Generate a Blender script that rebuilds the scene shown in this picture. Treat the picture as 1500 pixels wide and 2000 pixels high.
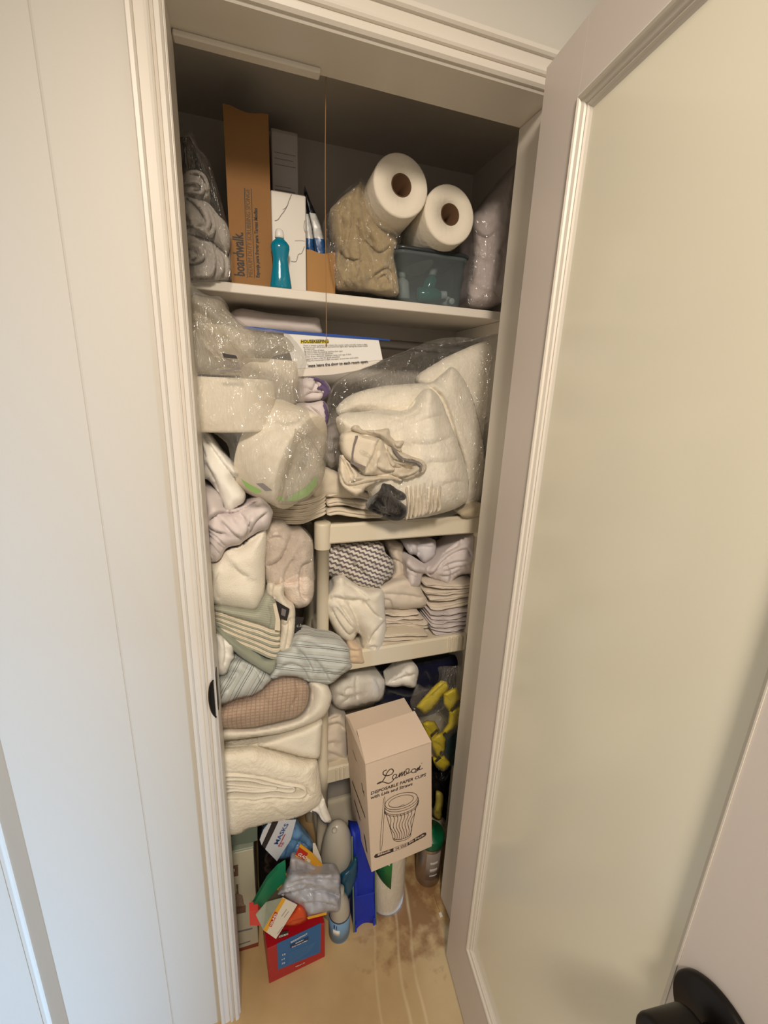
import bpy, bmesh, math, random
import numpy as np
from mathutils import Vector, Matrix, Euler, noise, geometry
random.seed(7)
S = bpy.context.scene
for o in list(bpy.data.objects): bpy.data.objects.remove(o)
COL = S.collection
PI = math.pi

# ------------------------------------------------------------------ camera
F_PX = 849.48
CAM = np.array([0.0642, -0.7795, 1.5378])
YAW, PITCH, ROLL = 0.3275, 0.2734, -0.0410
_f = np.array([math.sin(YAW)*math.cos(PITCH), math.cos(YAW)*math.cos(PITCH), -math.sin(PITCH)])
_r = np.array([math.cos(YAW), -math.sin(YAW), 0.0]); _d = np.cross(_f, _r)
AX_R = math.cos(ROLL)*_r+math.sin(ROLL)*_d
AX_D = -math.sin(ROLL)*_r+math.cos(ROLL)*_d
AX_F = _f
cd = bpy.data.cameras.new('camera'); cam = bpy.data.objects.new('camera', cd); COL.objects.link(cam)
cd.sensor_fit = 'VERTICAL'; cd.sensor_height = 24.0; cd.lens = F_PX/2000*24.0
cd.clip_start = 0.02; cd.clip_end = 50
mw = Matrix.Identity(4)
for i in range(3):
    mw[i][0] = AX_R[i]; mw[i][1] = -AX_D[i]; mw[i][2] = -AX_F[i]; mw[i][3] = CAM[i]
cam.matrix_world = mw
S.camera = cam

# ------------------------------------------------------------------ light
w = bpy.data.worlds.new('world'); S.world = w; w.use_nodes = True
w.node_tree.nodes['Background'].inputs[0].default_value = (1.0, 0.93, 0.83, 1)
w.node_tree.nodes['Background'].inputs[1].default_value = 0.42
def area(name, loc, target, sx, sy, power, color):
    l = bpy.data.lights.new(name, 'AREA'); l.shape = 'RECTANGLE'; l.size = sx; l.size_y = sy
    l.energy = power; l.color = color
    o = bpy.data.objects.new(name, l); COL.objects.link(o); o.location = loc
    o.rotation_euler = (Vector(target)-Vector(loc)).to_track_quat('-Z', 'Y').to_euler()
    return o
sl = bpy.data.lights.new('ceiling_downlight', 'SPOT'); sl.energy = 116.0; sl.color = (1.0, 0.87, 0.72)
sl.spot_size = math.radians(84); sl.spot_blend = 1.0; sl.shadow_soft_size = 0.13
so = bpy.data.objects.new('ceiling_downlight', sl); COL.objects.link(so); so.location = (-0.05, -1.50, 2.46)
so.rotation_euler = (Vector((0.50, 0.1, 0.92))-Vector(so.location)).to_track_quat('-Z', 'Y').to_euler()
dw = area('daylight_window', (2.0, -2.4, 0.34), (-0.75, 0.0, 0.10), 1.0, 0.5, 27.0, (0.36, 0.62, 1.0)); dw.data.spread = math.radians(66)
S.view_settings.view_transform = 'Standard'; S.view_settings.look = 'None'
S.view_settings.gamma = 1; S.view_settings.use_curve_mapping = False
S.view_settings.exposure = 0.16

# ------------------------------------------------------------------ helpers
def rayd(u, v):
    a = (u-750)/F_PX; b = (v-1000)/F_PX
    return AX_R*a+AX_D*b+AX_F
def P(u, v, y, lean=0.0, zc=0.0):
    d = rayd(u, v)
    t = (y-CAM[1]+lean*(CAM[2]-zc))/(d[1]-lean*d[2])
    return CAM+d*t
VIEWS = dict(A=(320,180,3.75), B=(620,240,3.571), C=(360,560,4.347), D=(560,620,3.409), E=(380,820,4.546),
             F=(590,1000,4.054), G=(400,1120,4.6875), H=(400,1400,5.357), I=(620,1260,5), J=(660,1340,5.2625),
             K=(430,1560,5), L=(600,1580,5), N=(640,800,5.769), O=(800,1280,5.556), Q=(440,1600,7.14), S=(440,580,4.412), X=(0,0,1))
def px(view, pts):
    ox, oy, s = VIEWS[view]
    return [(ox+a/s, oy+b/s) for a, b in pts]
def lin(c):
    return tuple(((x/255)/12.92 if x/255 <= 0.04045 else ((x/255+0.055)/1.055)**2.4) for x in c)

MATS = {}
def nt_new(name):
    m = bpy.data.materials.new(name); m.use_nodes = True
    nt = m.node_tree; b = nt.nodes['Principled BSDF']
    return m, nt, b
def mat(name, col, rough=0.6, bump=0.0, bscale=200, var=0.0, vscale=6, spec=0.5, metal=0.0, sheen=0.0, trans=0.0, detail=3.0, coat=0.0, alpha=None):
    if name in MATS: return MATS[name]
    m, nt, b = nt_new(name); c = lin(col)
    b.inputs['Base Color'].default_value = (*c, 1); b.inputs['Roughness'].default_value = rough
    b.inputs['Specular IOR Level'].default_value = spec; b.inputs['Metallic'].default_value = metal
    b.inputs['Sheen Weight'].default_value = sheen; b.inputs['Transmission Weight'].default_value = trans
    b.inputs['Coat Weight'].default_value = coat
    tc = nt.nodes.new('ShaderNodeTexCoord')
    if var:
        n = nt.nodes.new('ShaderNodeTexNoise'); n.inputs['Scale'].default_value = vscale; n.inputs['Detail'].default_value = 4
        nt.links.new(tc.outputs['Object'], n.inputs['Vector'])
        r = nt.nodes.new('ShaderNodeValToRGB'); r.color_ramp.elements[0].position = .3; r.color_ramp.elements[1].position = .7
        r.color_ramp.elements[0].color = (*[x*(1-var) for x in c], 1); r.color_ramp.elements[1].color = (*[min(1, x*(1+var*.6)) for x in c], 1)
        nt.links.new(n.outputs['Fac'], r.inputs['Fac']); nt.links.new(r.outputs['Color'], b.inputs['Base Color'])
    if bump:
        n = nt.nodes.new('ShaderNodeTexNoise'); n.inputs['Scale'].default_value = bscale; n.inputs['Detail'].default_value = detail
        nt.links.new(tc.outputs['Object'], n.inputs['Vector'])
        bp = nt.nodes.new('ShaderNodeBump'); bp.inputs['Strength'].default_value = bump; bp.inputs['Distance'].default_value = 0.004
        nt.links.new(n.outputs['Fac'], bp.inputs['Height']); nt.links.new(bp.outputs['Normal'], b.inputs['Normal'])
    MATS[name] = m; return m
def cloth(name, col, bump=0.25, bscale=420, var=0.05, vscale=14):
    return mat(name, col, rough=0.95, bump=bump, bscale=bscale, var=var, vscale=vscale, spec=0.15, sheen=0.25)
def math_n(nt, op, a, b=None, c=None):
    n = nt.nodes.new('ShaderNodeMath'); n.operation = op
    for i, x in enumerate((a, b, c)):
        if x is None: continue
        if isinstance(x, (int, float)): n.inputs[i].default_value = x
        else: nt.links.new(x, n.inputs[i])
    return n.outputs[0]
def ramp_n(nt, fac, stops, interp='CONSTANT'):
    r = nt.nodes.new('ShaderNodeValToRGB'); r.color_ramp.interpolation = interp
    while len(r.color_ramp.elements) < len(stops): r.color_ramp.elements.new(0.5)
    for e, (p, c) in zip(r.color_ramp.elements, stops):
        e.position = p; e.color = (*lin(c), 1)
    nt.links.new(fac, r.inputs['Fac']); return r.outputs['Color']
def uv_xy(nt, rot=0.0, warp=0.0, wscale=9.0):
    t = nt.nodes.new('ShaderNodeUVMap')
    vec = t.outputs['UV']
    if warp:
        n = nt.nodes.new('ShaderNodeTexNoise'); n.inputs['Scale'].default_value = wscale; n.inputs['Detail'].default_value = 2
        nt.links.new(vec, n.inputs['Vector'])
        mx = nt.nodes.new('ShaderNodeVectorMath'); mx.operation = 'MULTIPLY_ADD'
        nt.links.new(n.outputs['Color'], mx.inputs[0]); mx.inputs[1].default_value = (warp, warp, 0); nt.links.new(vec, mx.inputs[2])
        vec = mx.outputs[0]
    mp = nt.nodes.new('ShaderNodeMapping'); mp.inputs['Rotation'].default_value = (0, 0, math.radians(rot))
    nt.links.new(vec, mp.inputs['Vector'])
    s = nt.nodes.new('ShaderNodeSeparateXYZ'); nt.links.new(mp.outputs[0], s.inputs[0])
    return s.outputs[0], s.outputs[1]
def cloth_ramp(name, stops, period, rot=0, warp=0.0, wscale=9, zig=None, bump=0.25, bscale=420):
    if name in MATS: return MATS[name]
    m, nt, b = nt_new(name)
    x, y = uv_xy(nt, rot, warp, wscale)
    if zig:
        amp, per = zig
        tri = math_n(nt, 'PINGPONG', x, per/2)
        y = math_n(nt, 'ADD', y, math_n(nt, 'MULTIPLY', tri, amp/(per/2)))
    fac = math_n(nt, 'FRACT', math_n(nt, 'DIVIDE', y, period))
    nt.links.new(ramp_n(nt, fac, stops), b.inputs['Base Color'])
    b.inputs['Roughness'].default_value = .95; b.inputs['Specular IOR Level'].default_value = .15; b.inputs['Sheen Weight'].default_value = .2
    tc = nt.nodes.new('ShaderNodeTexCoord'); n = nt.nodes.new('ShaderNodeTexNoise'); n.inputs['Scale'].default_value = bscale
    nt.links.new(tc.outputs['Object'], n.inputs['Vector'])
    bp = nt.nodes.new('ShaderNodeBump'); bp.inputs['Strength'].default_value = bump; bp.inputs['Distance'].default_value = 0.003
    nt.links.new(n.outputs['Fac'], bp.inputs['Height']); nt.links.new(bp.outputs['Normal'], b.inputs['Normal'])
    MATS[name] = m; return m
def film(name, haze=0.12, tint=(235,232,225), bscale=28, bump=0.9, gloss=0.10, rough=0.12, streak=30):
    """thin clear plastic: mostly see-through, a little milky, sharp wrinkled highlights"""
    if name in MATS: return MATS[name]
    m = bpy.data.materials.new(name); m.use_nodes = True; nt = m.node_tree; nt.nodes.clear()
    out = nt.nodes.new('ShaderNodeOutputMaterial')
    tr = nt.nodes.new('ShaderNodeBsdfTransparent'); tr.inputs[0].default_value = (0.97, 0.97, 0.965, 1)
    df = nt.nodes.new('ShaderNodeBsdfDiffuse'); df.inputs[0].default_value = (*lin(tint), 1)
    gl = nt.nodes.new('ShaderNodeBsdfGlossy'); gl.inputs['Roughness'].default_value = rough; gl.inputs[0].default_value = (1, 1, 1, 1)
    tc = nt.nodes.new('ShaderNodeTexCoord')
    n = nt.nodes.new('ShaderNodeTexNoise'); n.inputs['Scale'].default_value = bscale; n.inputs['Detail'].default_value = 3; n.inputs['Distortion'].default_value = 1.2
    mp = nt.nodes.new('ShaderNodeMapping'); mp.inputs['Rotation'].default_value = (0, math.radians(streak), 0); mp.inputs['Scale'].default_value = (1.5, 1.0, .38)
    nt.links.new(tc.outputs['Object'], mp.inputs['Vector']); nt.links.new(mp.outputs[0], n.inputs['Vector'])
    rd = math_n(nt, 'ABSOLUTE', math_n(nt, 'SUBTRACT', n.outputs['Fac'], 0.5))
    bp = nt.nodes.new('ShaderNodeBump'); bp.inputs['Strength'].default_value = bump; bp.inputs['Distance'].default_value = 0.06
    nt.links.new(rd, bp.inputs['Height'])
    nt.links.new(bp.outputs['Normal'], gl.inputs['Normal'])
    m1 = nt.nodes.new('ShaderNodeMixShader'); m1.inputs[0].default_value = haze
    nt.links.new(tr.outputs[0], m1.inputs[1]); nt.links.new(df.outputs[0], m1.inputs[2])
    lw = nt.nodes.new('ShaderNodeLayerWeight'); lw.inputs['Blend'].default_value = 0.35; nt.links.new(bp.outputs['Normal'], lw.inputs['Normal'])
    fac = math_n(nt, 'ADD', math_n(nt, 'MULTIPLY', lw.outputs['Facing'], 0.10), gloss)
    m2 = nt.nodes.new('ShaderNodeMixShader'); nt.links.new(fac, m2.inputs[0])
    nt.links.new(m1.outputs[0], m2.inputs[1]); nt.links.new(gl.outputs[0], m2.inputs[2])
    nt.links.new(m2.outputs[0], out.inputs[0])
    MATS[name] = m; return m

def tag(o, label=None, cat=None, group=None, kind=None):
    if label: o['label'] = label
    if cat: o['category'] = cat
    if group: o['group'] = group
    if kind: o['kind'] = kind
    return o
def world_loc(o):
    v = Vector(o.location)
    while o.parent: o = o.parent; v = v+Vector(o.location)
    return v
def link_mesh(name, verts, faces, m, parent=None, smooth=True, uvs=None, recalc=True, origin=None):
    """verts in world coordinates; the object's origin goes to the middle of its base"""
    v = np.array(verts, float)
    if origin is None:
        lo = v.min(0); hi = v.max(0); origin = np.array([(lo[0]+hi[0])/2, (lo[1]+hi[1])/2, lo[2]])
    me = bpy.data.meshes.new(name); me.from_pydata([tuple(x) for x in v-origin], [], faces)
    if uvs is not None:
        ul = me.uv_layers.new(name='UVMap')
        li = np.zeros(len(me.loops), dtype=np.int32); me.loops.foreach_get('vertex_index', li)
        ul.data.foreach_set('uv', np.array(uvs, float)[li].astype(np.float32).ravel())
    if recalc:
        bm = bmesh.new(); bm.from_mesh(me); bmesh.ops.recalc_face_normals(bm, faces=bm.faces); bm.to_mesh(me); bm.free()
    if smooth: me.polygons.foreach_set('use_smooth', [True]*len(me.polygons))
    me.materials.append(m)
    o = bpy.data.objects.new(name, me); COL.objects.link(o)
    if parent is not None:
        o.parent = parent; o.location = Vector(origin)-world_loc(parent)
    else: o.location = origin
    return o
def empty(name, loc):
    o = bpy.data.objects.new(name, None); COL.objects.link(o); o.location = loc; o.empty_display_size = .05; return o

def resample(pts, step, closed=True, smooth=True):
    p = np.array(pts, float); n = len(p); out = []
    rng = range(n) if closed else range(n-1)
    for i in rng:
        p1, p2 = p[i], p[(i+1) % n]
        p0 = p[(i-1) % n] if closed or i > 0 else p1
        p3 = p[(i+2) % n] if closed or i+2 < n else p2
        k = max(1, int(round(np.linalg.norm(p2-p1)/step)))
        for j in range(k):
            t = j/k
            if smooth:
                a = 0.5*((2*p1)+(-p0+p2)*t+(2*p0-5*p1+4*p2-p3)*t*t+(-p0+3*p1-3*p2+p3)*t**3)
            else: a = p1+(p2-p1)*t
            out.append(a)
    if not closed: out.append(p[-1])
    return np.array(out)
def dist_poly(pts, poly, closed):
    A = poly; B = np.roll(poly, -1, 0) if closed else poly[1:]
    if not closed: A = poly[:-1]
    d = np.full(len(pts), 1e9)
    for a, b in zip(A, B):
        ab = b-a; L = ab@ab
        t = np.clip(((pts-a)@ab)/max(L, 1e-9), 0, 1)
        q = pts-a-t[:, None]*ab
        d = np.minimum(d, np.sqrt((q*q).sum(1)))
    return d
def dist_side(pts, poly):
    d = np.full(len(pts), 1e9); sd = np.zeros(len(pts))
    for a, b in zip(poly[:-1], poly[1:]):
        ab = b-a; L = ab@ab
        if L < 1e-9: continue
        t = np.clip(((pts-a)@ab)/L, 0, 1); q = pts-a-t[:, None]*ab
        dd = np.sqrt((q*q).sum(1)); s = ab[0]*(pts[:, 1]-a[1])-ab[1]*(pts[:, 0]-a[0])
        m = dd < d-1e-6; d[m] = dd[m]; sd[m] = np.sign(s[m])
    return d, sd
def inside(pts, poly):
    x, y = pts[:, 0], pts[:, 1]; r = np.zeros(len(pts), bool)
    A = poly; B = np.roll(poly, -1, 0)
    for (x1, y1), (x2, y2) in zip(A, B):
        c = ((y1 > y) != (y2 > y))
        with np.errstate(divide='ignore', invalid='ignore'):
            xi = (x2-x1)*(y-y1)/(y2-y1+1e-12)+x1
        r ^= c & (x < xi)
    return r
def puff(name, view, out, y, m, bulge=.03, back=.08, r=20, lean=0.0, cr=(), cw=3.0, cdp=.006, amp=.002, sc=22, fold=None,
         ridge=0.0012, rsc=26, step=4.2, parent=None, smooth_out=True, seed=0, dome=0.0, br=None, pockets=()):
    """a soft closed body of real thickness: front face domed, rounded at its rim, grooved along cr, wrinkled by noise"""
    o2 = resample(px(view, out), step, True, smooth_out)
    lo = o2.min(0); hi = o2.max(0)
    g = []
    k = 0; yy = lo[1]+step*.5
    while yy < hi[1]:
        xx = lo[0]+(step*.5 if k % 2 else 0)
        while xx < hi[0]: g.append((xx+random.uniform(-.15, .15)*step, yy+random.uniform(-.15, .15)*step)); xx += step
        yy += step*.87; k += 1
    g = np.array(g) if g else np.zeros((0, 2))
    if len(g):
        g = g[inside(g, o2)]
    if len(g):
        g = g[dist_poly(g, o2, True) > step*.55]
    crl = []
    for c in cr:
        wd, dp = cw, cdp
        if isinstance(c, tuple): wd, dp, c = c
        crl.append((wd, dp, resample(px(view, c), 3.0, False, True)))
    if crl and len(g):
        ex_ = []
        for wd, dp, L in crl:
            for i in range(len(L)):
                tg = L[min(i+1, len(L)-1)]-L[max(i-1, 0)]; tg = tg/(np.linalg.norm(tg)+1e-9); nr = np.array([-tg[1], tg[0]])
                ex_ += [L[i], L[i]+nr*1.5, L[i]-nr*1.5]
        ex_ = np.array(ex_); ex_ = ex_[inside(ex_, o2)]
        if len(ex_): ex_ = ex_[dist_poly(ex_, o2, True) > 1.5]
        keep = np.ones(len(g), bool)
        for wd, dp, L in crl: keep &= dist_poly(g, L, False) > 2.6
        used = []; cells = set()
        for p in ex_:
            k_ = (int(p[0]/1.1), int(p[1]/1.1))
            if k_ in cells: continue
            cells.add(k_); used.append(p)
        g = np.vstack([g[keep]]+([np.array(used)] if used else []))
    allp = np.vstack([o2, g]) if len(g) else o2
    n0 = len(o2)
    cv, ce, cf, ov, oe, of = geometry.delaunay_2d_cdt([Vector(p) for p in allp], [(i, (i+1) % n0) for i in range(n0)], [], 1, 1e-5)
    V = np.array([tuple(p) for p in cv]); faces = [tuple(f) for f in cf]
    d = dist_poly(V, o2, True)
    bnd = d < .25
    cen = V.mean(0); zc = P(cen[0], cen[1], y)[2]
    W = np.array([P(a, b, y, lean, zc) for a, b in V])
    t = np.clip(d/r, 0, 1); prof = np.sqrt(np.clip(1-(1-t)**2, 0, 1))
    if dome:
        dm = max(d.max(), 1); prof = prof*(1-dome)+dome*np.sqrt(np.clip(1-(1-d/dm)**2, 0, 1))
    h = bulge*prof
    for wd, dp, L in crl:
        # a fold: a sharp lip on one side, the layer below it tucked under and rising slowly
        q, sgn = dist_side(V, L); tot = L[-1]-L[0]
        if abs(tot[0]) < .35*abs(tot[1]): flip = 1 if tot[1] < 0 else -1
        else: flip = 1 if tot[0] > 0 else -1
        low = sgn*flip > 0; fade = np.minimum(1, d/5)
        ends = np.minimum(np.linalg.norm(V-L[0], axis=1), np.linalg.norm(V-L[-1], axis=1)); fe = np.minimum(1, (ends+2)/10)
        dip = np.where(low, dp*1.25*np.exp(-q/(wd*3.2)), dp*1.1*np.exp(-(q/(wd*.62))**2)-dp*.28*np.exp(-((q-2.0*wd)/(1.5*wd))**2))
        h = h-dip*fade*fe
    for pol, pdp in pockets:
        P2 = resample(px(view, pol), 4, True, False); ins = inside(V, P2); dd = dist_poly(V, P2, True)
        h = h-np.where(ins, pdp*np.minimum(1, dd/4.5), 0)
    sd = seed*7.31+len(V)*.013
    for i in range(len(V)):
        if bnd[i]: continue
        e = min(1, d[i]/8)
        x, z = W[i][0], W[i][2]
        if amp:
            h[i] += e*amp*(noise.noise((x*sc, z*sc, sd))+.5*noise.noise((x*sc*2.3, z*sc*2.3, sd+3)))
        if ridge:
            wx = x+.02*noise.noise((x*9, z*9, sd+5)); wz = z+.02*noise.noise((x*9, z*9, sd+9))
            h[i] += e*ridge*(.5-abs(noise.noise((wx*rsc, wz*rsc, sd+1)))*2-.7*abs(noise.noise((wx*rsc*2.1, wz*rsc*2.1, sd+2))))
        if fold:
            an, wl, fa = fold; a = math.radians(an)
            s = x*math.cos(a)+z*math.sin(a); q = -x*math.sin(a)+z*math.cos(a)
            h[i] += e*fa*(noise.noise((s/wl, q/(wl*5), sd+4))*1.6)
    n = len(V)
    if br is None: br = r
    tb = np.clip(d/br, 0, 1); pb = np.sqrt(np.clip(1-(1-tb)**2, 0, 1))
    Wc = P(cen[0], cen[1], y); bd = (CAM-Wc)/(Wc[1]-CAM[1])   # the face bulges out of the pile towards the doorway, one direction for the whole body
    Fv = W+np.where(bnd, 0, h)[:, None]*bd[None, :]
    verts = list(Fv); bi = np.zeros(n, int); uv = [(p[0], p[2]) for p in W]
    for i in range(n):
        if bnd[i]: bi[i] = i
        else:
            bi[i] = len(verts); q = W[i].copy(); q[1] += back*pb[i]; verts.append(q); uv.append((q[0], q[2]+back*pb[i]))
    fs = list(faces)
    for f in faces:
        b = tuple(bi[i] for i in reversed(f))
        if set(b) != set(f): fs.append(b)
    return link_mesh(name, verts, fs, m, parent, True, uv)
def slab(name, view, line, y, th, depth, m, parent=None, leaves=2, wob=.0015, seed=0, step=7, lean=0.0, zc=0.0, taper=.5):
    """one folded cloth seen on its folded edge: a soft flat layer that runs back from the edge"""
    L = resample(px(view, line), step, False, True)
    W = np.array([P(a, b, y, lean, zc) for a, b in L]); n = len(W)
    cs = []
    k = leaves
    for j in range(k):
        cz = th*((j+.5)/k-.5); rr = th/k/2
        for a in range(5):
            an = -PI/2+PI*a/4
            cs.append((cz+rr*math.sin(an)*.98, -rr*math.cos(an)*1.4))
    cs.append((th/2*.9, depth)); cs.append((-th/2*.9, depth))
    verts = []; uv = []; faces = []; K = len(cs)
    for i in range(n):
        tg = W[min(i+1, n-1)]-W[max(i-1, 0)]; tg /= np.linalg.norm(tg)+1e-9
        nr = np.array([-tg[2], 0, tg[0]])
        e = min(i, n-1-i)/2.0; sc = taper+(1-taper)*math.sqrt(max(0, 1-(1-min(1, e))**2))
        for (a, b) in cs:
            wz = wob*noise.noise((W[i][0]*45, a*300, seed*3.7)); wy = wob*2.5*noise.noise((W[i][0]*30, a*120, seed*5.1+4))
            q = W[i]+nr*(a*sc+wz); q = q+np.array([0, b+wy+(1-sc)*.006, 0]); verts.append(q); uv.append((q[0], q[2]))
    for i in range(n-1):
        for j in range(K):
            j2 = (j+1) % K
            faces.append((i*K+j, i*K+j2, (i+1)*K+j2, (i+1)*K+j))
    faces.append(tuple(range(K))); faces.append(tuple((n-1)*K+j for j in range(K)))
    return link_mesh(name, verts, faces, m, parent, True, uv)
def wrinkles(lines, seed=0, n=3, spread=22, dp=-.0030, wd=1.7):
    """taut little ridges in a film: each given line is repeated with small offsets"""
    r = random.Random(seed); out = []
    for a, b in lines:
        for k in range(n):
            f0 = r.uniform(0, .35); f1 = r.uniform(.6, 1.0); off = r.uniform(-spread, spread)
            dx, dy = b[0]-a[0], b[1]-a[1]; L = math.hypot(dx, dy); nx, ny = -dy/L, dx/L
            p = [(a[0]+dx*f+nx*(off+r.uniform(-4, 4)), a[1]+dy*f+ny*(off+r.uniform(-4, 4))) for f in (f0, (f0*2+f1)/3, (f0+2*f1)/3, f1)]
            out.append((wd*r.uniform(.8, 1.3), dp*r.uniform(.7, 1.4), p))
    return out
ORD = ['top', 'second', 'third', 'fourth', 'fifth', 'sixth', 'seventh', 'eighth', 'ninth', 'tenth', 'eleventh', 'twelfth']
def stack(name, view, lines, y, th, depth, m, labelf, cat, group, leaves=2, wob=.0015, seed=0):
    res = []
    for i, l in enumerate(lines):
        o = slab(name, view, l, y+random.uniform(-.004, .004), th, depth, m if not isinstance(m, list) else m[i % len(m)], None, leaves, wob, seed+i)
        w_ = ORD[i] if i < len(lines)-1 else 'lowest'
        tag(o, labelf % w_, cat, group); res.append(o)
    return res
def box_mesh(name, o, ex, ey, ez, m, parent=None, bev=.0015, seg=1, smooth=False):
    """cuboid from corner o with edge vectors"""
    o = np.array(o, float); ex = np.array(ex, float); ey = np.array(ey, float); ez = np.array(ez, float)
    bm = bmesh.new()
    vs = [bm.verts.new(tuple(o+ex*a+ey*b+ez*c)) for c in (0, 1) for b in (0, 1) for a in (0, 1)]
    for f in ((0,2,3,1),(4,5,7,6),(0,1,5,4),(2,6,7,3),(0,4,6,2),(1,3,7,5)): bm.faces.new([vs[i] for i in f])
    if bev: bmesh.ops.bevel(bm, geom=list(bm.edges), offset=bev, segments=seg, profile=.6, affect='EDGES')
    bmesh.ops.recalc_face_normals(bm, faces=bm.faces)
    v = [tuple(x.co) for x in bm.verts]; bm.verts.index_update(); f = [tuple(x.index for x in q.verts) for q in bm.faces]; bm.free()
    return link_mesh(name, v, f, m, parent, smooth)
def abox(name, x0, x1, y0, y1, z0, z1, m, parent=None, bev=.0015):
    return box_mesh(name, (x0, y0, z0), (x1-x0, 0, 0), (0, y1-y0, 0), (0, 0, z1-z0), m, parent, bev)
def tube(name, pts, rad, m, parent=None, seg=10, cap=True):
    pts = np.array(pts, float); n = len(pts); verts = []; faces = []
    up = np.array([0.13, .31, .94])
    for i in range(n):
        t = pts[min(i+1, n-1)]-pts[max(i-1, 0)]; t /= np.linalg.norm(t)
        a = np.cross(t, up); a /= np.linalg.norm(a); b = np.cross(t, a)
        rr = rad[i] if hasattr(rad, '__len__') else rad
        for j in range(seg):
            an = 2*PI*j/seg; verts.append(pts[i]+rr*(math.cos(an)*a+math.sin(an)*b))
    for i in range(n-1):
        for j in range(seg): faces.append((i*seg+j, i*seg+(j+1) % seg, (i+1)*seg+(j+1) % seg, (i+1)*seg+j))
    if cap: faces.append(tuple(range(seg))); faces.append(tuple((n-1)*seg+j for j in range(seg)))
    return link_mesh(name, verts, faces, m, parent, True)
def lathe_vf(prof, seg, axis, c, sx=1.0, sy=1.0, closed=False, yaw=0.0):
    """profile of (radius, height) turned about axis through c"""
    ax = np.array(axis, float); ax /= np.linalg.norm(ax)
    a = np.cross(ax, [0, 0, 1.0]) if abs(ax[2]) < .95 else np.cross(ax, [0, 1.0, 0])
    a /= np.linalg.norm(a); b = np.cross(ax, a)
    if abs(ax[2]) >= .95: a, b = np.array([1.0, 0, 0]), np.array([0, 1.0, 0])
    if yaw: a, b = a*math.cos(yaw)+b*math.sin(yaw), -a*math.sin(yaw)+b*math.cos(yaw)
    verts = []; faces = []; n = len(prof)
    for r, h in prof:
        for j in range(seg):
            an = 2*PI*j/seg; verts.append(np.array(c)+ax*h+a*(r*sx*math.cos(an))+b*(r*sy*math.sin(an)))
    rng = range(n) if closed else range(n-1)
    for i in rng:
        i2 = (i+1) % n
        for j in range(seg): faces.append((i*seg+j, i*seg+(j+1) % seg, i2*seg+(j+1) % seg, i2*seg+j))
    if not closed:
        if prof[0][0] > 1e-5: faces.append(tuple(range(seg)))
        if prof[-1][0] > 1e-5: faces.append(tuple((n-1)*seg+j for j in range(seg)))
    return verts, faces
def lathe(name, prof, c, m, parent=None, axis=(0, 0, 1), seg=32, sx=1.0, sy=1.0, closed=False, yaw=0.0):
    v, f = lathe_vf(prof, seg, axis, c, sx, sy, closed, yaw); return link_mesh(name, v, f, m, parent, True)
def text(body, size, m, parent, o, ux, uy, shear=0.0, bold=0.0, align='LEFT', space=1.0, lift=.0006, width=None, name='lettering'):
    """flat print on a surface: o is the baseline start, ux the reading direction, uy the up direction (world)"""
    cu = bpy.data.curves.new('lettering', 'FONT'); cu.body = body; cu.size = size; cu.shear = shear; cu.offset = bold
    cu.align_x = align; cu.space_character = space; cu.resolution_u = 2; cu.extrude = 0
    ob = bpy.data.objects.new('lettering', cu); COL.objects.link(ob)
    bpy.context.view_layer.update()
    dg = bpy.context.evaluated_depsgraph_get()
    me = bpy.data.meshes.new_from_object(ob.evaluated_get(dg))
    bpy.data.objects.remove(ob); bpy.data.curves.remove(cu)
    ux = np.array(ux, float); ux /= np.linalg.norm(ux); uy = np.array(uy, float); uy -= ux*(uy@ux); uy /= np.linalg.norm(uy)
    nn = np.cross(ux, uy)
    co = [tuple(v.co) for v in me.vertices]; fs = [tuple(p.vertices) for p in me.polygons]
    bpy.data.meshes.remove(me)
    if not co: return None
    xs = [c[0] for c in co]; k = 1.0
    if width: k = width/max(1e-6, max(xs)-min(xs))
    v = [np.array(o)+ux*(c[0]*k)+uy*c[1]+nn*lift for c in co]
    return link_mesh(name, v, fs, m, parent, False, None, False)
def stroke2(name, lines, wd, m, parent, o, ux, uy, lift=.0005, closed=False):
    """flat printed line drawing: lines are lists of (a,b) in metres on the face"""
    ux = np.array(ux, float); uy = np.array(uy, float); ux /= np.linalg.norm(ux); uy /= np.linalg.norm(uy); nn = np.cross(ux, uy)
    V = []; Fs = []
    for l in lines:
        ww = wd
        if isinstance(l, tuple): ww, l = l
        p = resample(l, .0025, False, len(l) > 2); n = len(p); b = len(V)
        for i in range(n):
            t = p[min(i+1, n-1)]-p[max(i-1, 0)]; t = t/(np.linalg.norm(t)+1e-9); q = np.array([-t[1], t[0]])
            for s in (-.5, .5):
                z = p[i]+q*ww*s; V.append(np.array(o)+ux*z[0]+uy*z[1]+nn*lift)
        for i in range(n-1): Fs.append((b+2*i, b+2*i+2, b+2*i+3, b+2*i+1))
    return link_mesh(name, V, Fs, m, parent, False, None, False)
def flat(name, quad, m, parent, lift=.0008):
    """thin printed or pasted patch of polygon points (world), raised a hair off its face"""
    q = [np.array(a, float) for a in quad]; nn = np.cross(q[1]-q[0], q[-1]-q[0]); nn /= np.linalg.norm(nn)
    n = len(q); v = [a+nn*lift for a in q]+[a-nn*lift*.2 for a in q]
    f = [tuple(range(n)), tuple(reversed(range(n, 2*n)))]+[(i, (i+1) % n, n+(i+1) % n, n+i) for i in range(n)]
    return link_mesh(name, v, f, m, parent, False)
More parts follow.
